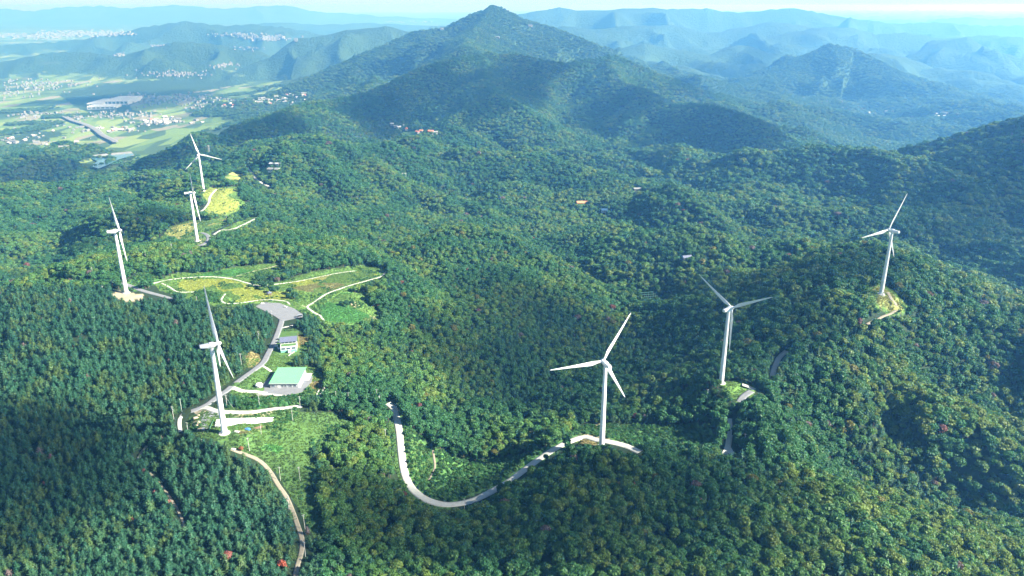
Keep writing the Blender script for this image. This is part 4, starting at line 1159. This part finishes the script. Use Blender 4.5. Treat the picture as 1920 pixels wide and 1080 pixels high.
# ------------------------------------------------------------------ vehicles
def car_meshes():
    body = Mesh().loft([[(x, y, z) for (y, z) in prof] for x, prof in (
        (-2.15, ((-.78, .45), (.78, .45), (.80, .80), (.6, .92), (-.6, .92), (-.80, .80))), (-2.0, ((-.86, .32), (.86, .32), (.88, .85), (.7, 1.0), (-.7, 1.0), (-.88, .85))),
        (-1.0, ((-.88, .28), (.88, .28), (.9, .88), (.74, 1.0), (-.74, 1.0), (-.9, .88))), (.9, ((-.88, .28), (.88, .28), (.9, .86), (.74, .98), (-.74, .98), (-.9, .86))),
        (1.9, ((-.86, .32), (.86, .32), (.88, .72), (.7, .84), (-.7, .84), (-.88, .72))), (2.2, ((-.74, .45), (.74, .45), (.76, .62), (.6, .70), (-.6, .70), (-.76, .62))))])
    cab = Mesh().loft([[(-1.75, -.72, .98), (1.0, -.72, .95), (1.0, .72, .95), (-1.75, .72, .98)], [(-1.25, -.60, 1.50), (.25, -.60, 1.50), (.25, .60, 1.50), (-1.25, .60, 1.50)]])
    roof = Mesh().box((-.5, 0, 1.525), (1.5, 1.2, .05))
    return body, cab, roof
cb0, cc0, cr0 = car_meshes()
glass_me = cc0.me('car_windows', M['glass']); wheel_me = Mesh().tube((0, -.11, 0), (0, .11, 0), .33, n=16).me('car_wheel', M['tyre'])
def car(px, rz, mat, label, z=None):
    p = ground(*px) if z is None else at_z(px[0], px[1], z)
    t = thing('parked_car', label, 'car', p, rz, 'parked cars')
    link('body', cb0.me('car_body', M[mat], True), t); link('windows', glass_me, t); link('roof', cr0.me('car_roof', M[mat]), t)
    for x in (-1.35, 1.35):
        for y in (-.82, .82):
            w = link('wheel', wheel_me, t); w.location = (x, y, .33)
pz = float(pad_pts['parking_lot'][0, 2])
car((535, 576), R(-12), 'white', 'white car parked at the far edge of the grey parking lot', pz)
car((492, 569.5), R(30), 'white', 'white car alone at the left tip of the grey parking lot', pz)
car((522, 637), R(4), 'dark', 'dark car beside the slate roofed building, nearer its back', cz_ - .1)
car((521.5, 642.5), R(2), 'dark', 'dark car beside the slate roofed building, nearer its front', cz_ - .1)
car((517, 650), R(15), 'white', 'white car in front of the dark cars by the slate roofed building', cz_ - .1)
car((522, 654), R(-60), 'white', 'white car closest to the hedge before the slate roofed building', cz_ - .1)
p = at_z(563, 594, pz)
t = thing('bus_shelter', 'open grey steel shelter at the right tip of the grey parking lot', 'shelter', p, R(28))
link('roof', Mesh().box((0, 0, 2.75), (6.5, 2.4, .18)).me('shelter_roof', M['steel']), t)
for x in (-2.9, 0, 2.9):
    link('post', Mesh().tube((x, .9, -.3), (x, .9, 2.7), .09, n=8).me('shelter_post', M['steel']), t)
link('back_panel', Mesh().box((0, 1.0, 1.4), (6.0, .08, 1.8)).me('shelter_panel', M['glass']), t)
link('bench', Mesh().box((0, .4, .45), (5.2, .45, .08)).box((-2, .4, .2), (.1, .4, .45)).box((2, .4, .2), (.1, .4, .45)).me('shelter_bench', M['wood']), t)

# ------------------------------------------------------------------ utility poles
pole_me = Mesh().tube((0, 0, -1.5), (0, 0, 12.5), .19, .12, n=8).me('pole_shaft', M['pole'])
arm_me = Mesh().box((0, 0, 11.7), (2.2, .14, .16)).box((0, 0, 10.7), (1.5, .12, .14)).me('crossarm', M['steel'])
ins_me = Mesh(); [ins_me.tube((x, 0, 11.8), (x, 0, 12.15), .08, n=6) for x in (-.95, -.4, .4, .95)]; ins_me = ins_me.me('insulators', M['wall_white'])
trf_me = Mesh().tube((.45, 0, 8.6), (.45, 0, 9.8), .38, n=10).box((.15, 0, 9.2), (.5, .2, .2)).me('transformer', M['steel'])
POLES = [((341,772),'beside the road top left of the spare blades'),((326,786),'at the left end of the road by the pine wood'),((331,808),'at the foot of the short spur by the pine wood'),
    ((354,817),'beside the shrubs left of the nearest turbine'),((426,764),'with the road running behind it right of the nearest tower'),((487,765),'in the shrubs under the warehouse drive'),
    ((490,814),'in front of the tips of the spare blades'),((468,846),'in the grass below the spare blades'),((549,789),'at the edge of the shrubs right of the spare blades'),((563,766),'at the right end of the turbine road'),
    ((631,756),'in the wood right of the turbine road'),((526,901),'beside the upper bend of the woodland trail'),((563,901),'in the grass right of the woodland trail'),((542,955),'at the left edge of the woodland trail'),
    ((572,992),'right of the middle of the woodland trail'),((573,1044),'beside the lower end of the woodland trail'),((707,751),'tallest above the top of the white road'),((713,764),'just below the top of the white road'),
    ((654,758),'deep in the wood left of the white road'),((724,828),'left of the straight of the white road'),((733,878),'at the grassy verge left of the white road'),((752,940),'at the outer side of the white road bend'),
    ((871,960),'below the lowest point of the white road'),((1325,751),'in the wood left of the turbine with the grey yard'),((1357,818),'beside the road junction on the right'),((1395,836),'at the wood edge right of the road junction'),
    ((195,554),'left of the sandy turbine pad'),((212,543),'close to the sandy turbine pad'),((175,518),'highest in the pines left of the sandy pad'),((323,473),'in the wood below the looping road'),((274,488),'in the pale clearing above the left turbine'),
    ((453,684),'beside the straw coloured bank'),((511,601),'at the neck of the parking lot'),((486,641),'in the pines left of the parking road'),((425,414),'at the edge of the yellow strip by the looping road'),((371,574),'under the meadow path at the pine edge')]
for i, (px, lab) in enumerate(POLES):
    p = ground(*px)
    t = thing('utility_pole', 'grey concrete utility pole ' + lab, 'utility pole', p, R((37 * i) % 90 - 45), 'utility poles')
    t.rotation_euler = (R(((i * 31) % 7 - 3) * .35), R(((i * 17) % 7 - 3) * .35), R((37 * i) % 90 - 45))
    link('shaft', pole_me, t); link('crossarm', arm_me, t); link('insulator_row', ins_me, t)
    if i % 4 == 1: link('transformer', trf_me, t)
    if i == 4:
        link('guy_wire', Mesh().tube((0, 0, 10), (5.5, -2, -.5), .05, n=5).me('guy_wire', M['steel']), t)
# lattice pylon far behind
p = ground(393, 291)
t = thing('power_pylon', 'grey steel lattice pylon among the trees behind the farthest turbine', 'pylon', p, R(20))
H_ = 34.0
leg_of = lambda z: 3.2 * (1 - z / H_) + .55 * (z / H_)
for sx in (-1, 1):
    for sy in (-1, 1):
        link('leg', Mesh().tube((sx * leg_of(0), sy * leg_of(0), -1), (sx * leg_of(H_), sy * leg_of(H_), H_), .28, .18, n=6).me('pylon_leg', M['steel']), t)
br = Mesh(); zs = [0, 6, 12, 17, 22, 26, 30, 34]
for a, b_ in zip(zs[:-1], zs[1:]):
    for s1, s2 in (((-1, -1), (1, -1)), ((1, -1), (1, 1)), ((1, 1), (-1, 1)), ((-1, 1), (-1, -1))):
        br.tube((s1[0] * leg_of(a), s1[1] * leg_of(a), a), (s2[0] * leg_of(b_), s2[1] * leg_of(b_), b_), .12, n=5); br.tube((s2[0] * leg_of(a), s2[1] * leg_of(a), a), (s1[0] * leg_of(b_), s1[1] * leg_of(b_), b_), .12, n=5)
link('bracing', br.me('pylon_bracing', M['steel']), t)
for z in (23, 27.5, 32):
    link('crossarm', Mesh().loft([[(-5.2, -.15, z), (-5.2, .15, z), (-5.2, .15, z + .2), (-5.2, -.15, z + .2)], [(0, -.9, z), (0, .9, z), (0, .9, z + 1.4), (0, -.9, z + 1.4)], [(5.2, -.15, z), (5.2, .15, z), (5.2, .15, z + .2), (5.2, -.15, z + .2)]]).me('pylon_crossarm', M['steel']), t)

# ------------------------------------------------------------------ walls, slabs, stones
def wall_line(px, h, th, label, mat='concrete', name='retaining_wall', cat='wall'):
    P = [ground(*q) for q in px]
    o = None; c = P[0]; ms = Mesh()
    for a, b_ in zip(P[:-1], P[1:]):
        d = b_ - a; L = np.hypot(d[0], d[1]); k = max(1, int(L / 6))
        for i in range(k):
            q = a + d * ((i + .5) / k); ms.box((q[0] - c[0], q[1] - c[1], q[2] - c[2] + h / 2 - .6), (L / k + th * .4, th, h + 1.2), 0, math.atan2(d[1], d[0]))
    o = link(name, ms.me(name, M[mat]), label=label, category=cat); o.location = c
wall_line([(480,741.5),(520,743.5),(560,742),(580,744),(592,745),(598,733)], 1.1, .8, 'long pale concrete retaining wall running below the warehouse yard')
wall_line([(578,751),(592,751)], 2.2, 1.6, 'short thick concrete block wall below the corner of the yard')
wall_line([(596,748),(604,737),(612,720)], 1.3, .9, 'stepped concrete wall climbing the bank right of the warehouse')
wall_line([(603,727),(606,719)], 1.0, .8, 'short pale wall piece on the straw bank right of the warehouse')
wall_line([(541,668),(545,664),(552,660)], .8, .7, 'low concrete edge below the slate roofed building')
wall_line([(390,811),(396,799),(401,788)], 1.2, .15, 'green netting fence left of the nearest turbine tower', 'net', 'net_fence', 'fence')
for px, w_, lab in (((375,827),6.5,'large tilted pale concrete slab at the edge of the pines'),((404,835),5.5,'narrow pale concrete slab in the weeds below the turbine'),((437,843),4.0,'square pale concrete slab beside the rusty shrub'),((444,810),5.0,'long concrete plank at the edge of the turbine pad')):
    p = ground(*px)
    o = link('concrete_slab', Mesh().box((0, 0, .35), (w_, 2.6, .5)).box((0, 0, .75), (w_ * .7, 1.6, .3)).me('concrete_slab', M['concrete'], False, .06), label=lab, category='concrete slab', group='concrete slabs below the turbine'); o.location = p; o.rotation_euler = (R(6), R(-4), R(-18))
def rock(px, s, lab, seed, mat='stone'):
    g = np.random.default_rng(seed); V, F_ = ico(2)
    V = V * (1 + .22 * g.normal(size=(len(V), 1))) * [s, s * .8, s * .6] + [0, 0, s * .25]
    o = link('boulder', mesh_np('boulder', V, F_, [M[mat]]), label=lab, category='boulder', group='boulders by the turbine pad'); o.location = ground(*px)
for i, (px, s, lab) in enumerate((((367,785),2.2,'tan boulder on top of the heap left of the turbine'),((372,793),1.8,'tan boulder in the middle of the heap left of the turbine'),((369,799),1.6,'smaller tan boulder at the bottom of the heap left of the turbine'),
        ((372,779),1.0,'pale small boulder beside the turbine road'),((819,966),1.9,'pale grey boulder below the white road bend'),((1013,452),7.0,'big pale rock in the stream gully of the forest bowl'),((1030,789),1.6,'pale rock in the wood left of the central turbine'))):
    rock(px, s, lab, 900 + i)
p = ground(464, 805)
o = link('tarpaulin', Mesh().loft([ring((0, 0, -.2), 2.6, 1.5, 12), ring((0, 0, .7), 2.3, 1.2, 12), ring((.3, 0, 1.2), 1.1, .6, 12)]).me('tarpaulin', M['blue']), label='bright blue tarpaulin heap beside the spare blades', category='tarpaulin'); o.location = p
p = ground(483, 803)
t = thing('timber_pile', 'heap of dark timber and pipes under the blade tips', 'timber pile', p, R(25))
for i in range(9):
    link('log', Mesh().tube((-3.5 + .4 * (i % 2), (i % 4) * .55 - .9, .3 + .45 * (i // 4)), (3.2 + .5 * (i % 3), (i % 4) * .55 - .8 + .15 * (i % 3), .35 + .45 * (i // 4)), .26, n=8).me('log', M['wood' if i % 3 else 'soil']), t)
p = ground(1219, 567)
t = thing('netting_frames', 'rows of pale green netting frames in the forest', 'netting frame', p, R(12))
for r_ in range(6):
    y = r_ * 9.0 - 20
    link('net', Mesh().box((0, y, 7.0), (30, 2.0, .3)).me('frame_net', M['net']), t)
    for x in (-15, -7, 0, 7, 15):
        link('post', Mesh().tube((x, y, -1), (x, y, 7.0), .14, n=6).me('frame_post', M['pole']), t)

# ------------------------------------------------------------------ houses
def house(px, w, d, h, rz, wall, roof, label, name='house', cat='house', group=None, lift=0.0, rise=.32, depth=None, mono=False):
    p = ground(*px)
    t = thing(name, label, cat, (p[0], p[1], p[2] + lift), rz, group)
    link('wall', Mesh().box((0, 0, h / 2 - 1), (w, d, h + 2)).me('house_wall', M[wall]), t)
    o_ = .08 * w; rz_ = d * rise
    rf = Mesh().loft([[(-w / 2 - o_, -d / 2 - o_, h - .05), (-w / 2 - o_, d / 2 + o_, h - .05), (-w / 2 - o_, 0, h + rz_)], [(w / 2 + o_, -d / 2 - o_, h - .05), (w / 2 + o_, d / 2 + o_, h - .05), (w / 2 + o_, 0, h + rz_)]])
    link('roof', rf.me('house_roof', M[roof]), t)
    n = max(2, int(w / 4))
    for i in range(n):
        link('window', Mesh().box((-w / 2 + w * (i + .5) / n, -d / 2 - .06, h * .55), (w / n * .5, .14, h * .3)).me('house_window', M['glass']), t)
    return t
house((514,323), 26, 15, 7, R(-14), 'wall_white', 'far_white', 'long farm shed with a white roof behind the yellow clearings', 'farm_shed', 'shed', None, 2, .2)
house((516,312), 24, 10, 6, R(-8), 'wall_white', 'wall_grey', 'grey roofed farm shed behind the white roofed one', 'farm_shed', 'shed', None, 2, .2)
house((480,318), 12, 9, 5, R(20), 'wall_white', 'slate', 'small dark roofed farmhouse left of the long sheds', 'farmhouse', 'house', None, 1)
house((487,316), 9, 8, 5, R(-20), 'wall_white', 'wall_grey', 'small grey roofed farmhouse beside the long sheds', 'farmhouse', 'house', None, 1)
house((758,334), 11, 9, 6, R(10), 'wall_white', 'far_white', 'lone white house in the forest below the pale slope', 'house', 'house', None, 6)
house((1094,387), 30, 13, 4.5, R(4), 'wall_white', 'orange_roof', 'long orange roofed building in the valley of the forest', 'valley_lodge', 'building', None, 6, .25)
house((1133,401), 13, 11, 4, R(-10), 'wall_grey', 'blue_roof', 'blue roofed house in the trees right of the orange roof', 'house', 'house', None, 6, .3)
house((1287,491), 14, 8, 4, R(15), 'far_white', 'slate', 'pale house half hidden in the forest bowl', 'house', 'house', None, 5)
house((1196,361), 20, 9, 4, R(5), 'far_white', 'far_white', 'small pale building at the saddle above the orange roof', 'house', 'house', None, 6)
for i, (px, rf, lab) in enumerate((((735,237),'wall_white','white house at the left end of the hillside hamlet'),((742,241),'far_white','white house second from the left in the hillside hamlet'),((748,243),'wall_white','pale house beside the hamlet green'),
        ((756,240),'far_white','large white house above the hamlet green'),((762,246),'red_roof','small red roofed house below the large white one of the hamlet'),((783,252),'red_roof','red roofed house standing apart right of the hamlet green'),
        ((790,250),'orange_roof','orange roofed house next to the red roofed one'),((808,252),'red_roof','red roofed house at the right end of the hamlet'),((815,254),'far_white','white house beside the last red roof of the hamlet'))):
    house(px, 14 + 3 * (i % 3), 11, 6, R(25 * i), 'far_white', rf, lab, 'house', 'house', 'houses of the hillside hamlet', 6)
house((829,58), 26, 20, 22, R(10), 'far_white', 'far_white', 'tall white building on the left shoulder of the summit', 'summit_building', 'building', None, 0, .05)
house((932,73), 30, 16, 9, R(-8), 'far_white', 'far_white', 'pale building halfway up the summit slope', 'summit_building', 'building', None, 4, .2)
house((994,51), 30, 16, 9, R(16), 'far_white', 'far_white', 'pale building high on the right flank of the summit', 'summit_building', 'building', None, 4, .2)

# ------------------------------------------------------------------ the far valley
def plain_at(u, v):
    p = ground(u, v); return p
FACT = [((165,183),(191,200),22,'pale factory hall, leftmost of the blue grey works in the valley'),((198,180),(238,197),30,'largest pale factory hall of the works in the valley'),((166,197),(212,205),18,'long low factory hall in front of the others in the valley')]
for (a, b_, h, lab) in FACT:
    p = ground((a[0] + b_[0]) / 2, b_[1]); q0, q1 = ground(a[0], b_[1]), ground(b_[0], b_[1])
    w = abs(q1[0] - q0[0]); dd = (b_[1] - a[1]) / F_PX * np.hypot(p[0], p[1]) / .135 * .55
    t = thing('factory', lab, 'factory', p, R(6), 'works in the valley')
    link('wall', Mesh().box((0, dd / 2, h / 2 - 4), (w, dd, h + 8)).me('factory_wall', M['wall_white']), t)
    rf = Mesh()
    for i in range(8): rf.loft([[(-w / 2, dd * i / 8, h), (-w / 2, dd * (i + 1) / 8, h), (-w / 2, dd * (i + .6) / 8, h + 3.5)], [(w / 2, dd * i / 8, h), (w / 2, dd * (i + 1) / 8, h), (w / 2, dd * (i + .6) / 8, h + 3.5)]])
    link('roof', rf.me('factory_roof', M['wall_white']), t)
    for i in range(6): link('window', Mesh().box((w * ((i + .5) / 6 - .5), -.3, h * .55), (w * .11, .8, h * .45)).me('factory_window', M['glass']), t)
# small houses of the valley villages, then the distant towns
CL = [(270,186,55,9,70),(350,186,60,8,60),(230,215,60,7,34),(60,160,60,9,44),(20,175,40,10,24),(300,228,40,6,40),(400,200,60,8,26),(110,160,60,8,24),(330,140,50,5,44),(420,122,26,7,30),(60,215,50,6,20),(145,218,8,5,14),(520,190,50,6,30),(30,262,50,10,16),(115,272,30,6,10),(215,245,40,5,12),(100,240,70,18,14),(560,178,30,5,14)]
RV = [(1400,207,60,5,10),(1600,206,40,4,9),(1650,212,30,5,8),(1760,218,40,6,12),(1830,205,20,4,6),(1350,160,30,5,6),(1450,125,4,3,2),(1530,190,60,5,6)]
hv = []
for (u_, v_, su, sv_, n) in CL + RV:
    for i in range(int(n * (2.2 if u_ < 1000 else 1.1))):
        uu_, vv_ = rng.normal(u_, su * .6), rng.normal(v_, sv_ * .6)
        if 3 < uu_ < 1917 and vv_ > 60: hv.append((uu_, vv_))
hs = []
for uu_, vv_ in hv:
    p = ground(uu_, vv_)
    if p[2] < 200 and 3000 < np.hypot(p[0], p[1]) < 12000: hs.append((uu_, vv_, p))
hs.sort(key=lambda q: np.hypot(q[2][0], q[2][1]))
def hut_mesh(w, d, h, roof):
    m_ = Mesh().box((0, 0, h / 2 - 2), (w, d, h + 4), 0)
    m_.loft([[(-w / 2 - .6, -d / 2 - .6, h), (-w / 2 - .6, d / 2 + .6, h), (-w / 2 - .6, 0, h + d * .3)], [(w / 2 + .6, -d / 2 - .6, h), (w / 2 + .6, d / 2 + .6, h), (w / 2 + .6, 0, h + d * .3)]], 1)
    return m_.me('village_house', [M['far_white'], M[roof]])
HUTS = [hut_mesh(w, d, h, r_) for w, d, h, r_ in ((20, 14, 7, 'far_white'), (30, 18, 8, 'wall_white'), (16, 13, 7, 'blue_roof'), (18, 12, 8, 'far_white'), (44, 24, 10, 'far_white'), (24, 15, 9, 'red_roof'))]
for i, (uu_, vv_, p) in enumerate(hs[:300]):
    east = uu_ > 1000
    o = link('village_house', HUTS[int(rng.choice(6, p=[.3, .2, .08, .25, .12, .05]))], label='tiny pale house of the villages in the right hand valley' if east else 'tiny pale house of the villages on the left hand plain', category='house',
             group='houses of the right hand valley' if east else 'houses of the left hand plain')
    o.location = p; o.rotation_euler = (0, 0, rng.uniform(0, 3.14)); s_ = rng.uniform(.5, .95); o.scale = (s_, s_, s_)
ms = Mesh()
for uu_, vv_, p in hs[300:]:
    w_ = rng.uniform(9, 20); h_ = rng.uniform(6, 11); ms.box((p[0], p[1], p[2] + h_ / 2), (w_, w_ * .65, h_ + 4), 0, rng.uniform(0, 3))
if ms.V: link('village_outskirts', ms.me('village_outskirts', M['far_white']), kind='stuff', label='scattered small pale houses farther out on the plain')
def town(name, label, spots):
    ms = Mesh(); c = None
    for (u_, v_, su, sv_, n, hmin, hmax) in spots:
        for i in range(n):
            uu_, vv_ = rng.normal(u_, su * .45), rng.normal(v_, sv_ * .45)
            if uu_ < -40: continue
            p = ground(uu_, vv_)
            if c is None: c = p
            w = rng.uniform(.6, 1.6) * np.hypot(p[0], p[1]) / 420
            ms.box((p[0] - c[0], p[1] - c[1], p[2] - c[2] + rng.uniform(hmin, hmax) * .5), (w, w * .7, rng.uniform(hmin, hmax)), 0, rng.uniform(0, 3))
    o = link(name, ms.me(name, M['far_white']), kind='stuff', label=label); o.location = c
town('distant_town', 'pale far towns spread over the hazy plain', [(60,68,130,5,300,6,22),(150,63,90,5,240,8,30),(200,65,50,4,110,8,24),(500,73,50,6,110,8,34),(450,66,60,4,70,6,20),(470,91,30,4,24,6,14),(225,103,14,3,20,6,14),(295,86,22,2,20,6,12),(760,41,70,3,50,8,24)])
# reservoir, its dam, the highway
def sheet(name, px, z, mat, **kw):
    P = [at_z(u_, v_, z) for u_, v_ in px]; c = np.mean(P, 0)
    o = link(name, Mesh().poly([np.array(q) - c for q in P]).me(name, mat), **kw); o.location = c; return o
rz0 = max(float(ground(u_, v_)[2]) for u_, v_ in ((172,292),(200,296),(235,291))) + 3.0
m_w, nt, b, out = new_mat('reservoir_water'); b.inputs['Base Color'].default_value = (.05, .13, .16, 1); b.inputs['Roughness'].default_value = .12
nz = nd(nt, 'ShaderNodeTexNoise'); nz.inputs['Scale'].default_value = .2; bp = nd(nt, 'ShaderNodeBump'); bp.inputs['Strength'].default_value = .15
nt.links.new(nz.outputs[0], bp.inputs['Height']); nt.links.new(bp.outputs[0], b.inputs['Normal'])
sheet('reservoir', [(165,294),(205,290),(245,286),(252,290),(222,299),(205,308),(185,316),(172,312),(182,302)], rz0, m_w, kind='structure')
D_ = [at_z(u_, v_, rz0) for u_, v_ in ((161,295),(205,290),(250,286))]
ms = Mesh()
for a, b_ in zip(D_[:-1], D_[1:]):
    d = b_ - a; q = (a + b_) / 2 - D_[0]; ms.box((q[0], q[1], -3), (np.hypot(d[0], d[1]) + 4, 22, 16), 0, math.atan2(d[1], d[0]), .8)
o = link('reservoir_dam', ms.me('reservoir_dam', M['far_white']), label='pale embankment dam along the small reservoir', category='dam'); o.location = D_[0]
g_ = [ground(u_, v_) for u_, v_ in ((118,219),(135,228),(160,236),(180,246),(192,256),(212,266),(217,270))]
for q in g_: q[2] += 9
L = smooth_line(np.array(g_), 25)
ribbon('highway', 'asphalt', 17, L, 1.0)
# ------------------------------------------------------------------ fair weather clouds high above the view; they shade the hills in patches
CLOUDS = [  # centre of the shaded ground (pixel), half width (px), half depth (px), optical depth
    ((20,900),230,170,1.9), ((980,650),310,140,1.3), ((1020,960),560,170,2.0), ((1400,540),170,70,1.5),
    ((1830,370),190,60,1.3), ((740,200),110,24,2.2), ((960,160),100,26,2.2), ((1330,258),150,28,2.2), ((1110,225),80,16,1.8),
    ((500,235),120,16,1.8), ((265,312),90,14,1.8), ((270,184),140,20,2.4), ((80,330),110,16,1.5), ((290,410),70,22,1.5), ((60,525),90,18,1.2),
    ((1420,110),60,14,1.5), ((1300,165),90,12,1.2), ((130,190),110,6,1.8),((700,205),60,8,1.5),
]
m_c, nt, b, out = new_mat('cloud'); nt.nodes.remove(b)
pv = nd(nt, 'ShaderNodeVolumePrincipled'); pv.inputs['Color'].default_value = (1, 1, 1, 1); pv.inputs['Density'].default_value = .012; pv.inputs['Anisotropy'].default_value = .5
nt.links.new(pv.outputs[0], out.inputs['Volume'])
CV, CF = ico(4)
for i, (px, hw, hh, tau) in enumerate(CLOUDS):
    c = ground(*px); dep = float((c - CAM) @ cf); r_ = np.hypot(c[0], c[1])
    a = hw * dep / F_PX
    zc = c[2]
    f0, f1 = at_z(px[0], px[1] + hh, zc), at_z(px[0], max(px[1] - hh, 14), zc)
    b_ = min(np.hypot(*(f1 - f0)[:2]) * .5, 1.3 * a + 500)
    mid = c[:2]
    q = np.array([mid[0], mid[1], zc]); zt = 1450 + 60 * (i % 4)
    q = q + SUN_DIR * ((zt - zc) / SUN_DIR[2])
    thick = tau / .012 * SUN_DIR[2] * .5
    g = np.random.default_rng(50 + i)
    k = CV * 1.0
    n = 1.0
    for fq, am in ((1.6, .22), (3.4, .16), (7.0, .10), (14, .05)):
        o1 = g.uniform(0, 6, 6)
        n = n + am * (np.sin(fq * k[:, 0] + o1[0] + 1.3 * np.sin(fq * k[:, 1] + o1[1])) * np.sin(fq * k[:, 1] * 1.1 + o1[2] + np.sin(fq * k[:, 2] + o1[3])) + .4 * np.sin(fq * 1.4 * (k[:, 0] + k[:, 1]) + o1[4]))
    k = k * n[:, None] / 1.12
    an = math.atan2(c[0], c[1]); X, Y = k[:, 0] * a, k[:, 1] * b_
    V = np.column_stack([X * math.cos(an) + Y * math.sin(an), -X * math.sin(an) + Y * math.cos(an), k[:, 2] * thick])
    o = link('cloud', mesh_np('cloud', V, CF, [m_c], True), kind='structure'); o.location = q
# ------------------------------------------------------------------ air: one closed box of even haze
bm = bmesh.new(); bmesh.ops.create_cube(bm, size=1)
me = bpy.data.meshes.new('haze'); bm.to_mesh(me); bm.free()
HB, HT = float(GZ.min()) - 1.0, max(CAM[2], float(GZ.max())) + 12.0
me.transform(Matrix.Diagonal((150000, 150000, HT - HB, 1)))
m, nt, b, out = new_mat('haze'); nt.nodes.remove(b)
pv = nd(nt, 'ShaderNodeVolumePrincipled')
pv.inputs['Color'].default_value = (.14, .45, .97, 1); pv.inputs['Absorption Color'].default_value = (.85, .85, .85, 1)
pv.inputs['Density'].default_value = 1.22e-4; pv.inputs['Anisotropy'].default_value = .48
nt.links.new(pv.outputs[0], out.inputs['Volume'])
me.materials.append(m)
o = link('haze', me, kind='stuff'); o.location = (0, 0, (HB + HT) / 2)
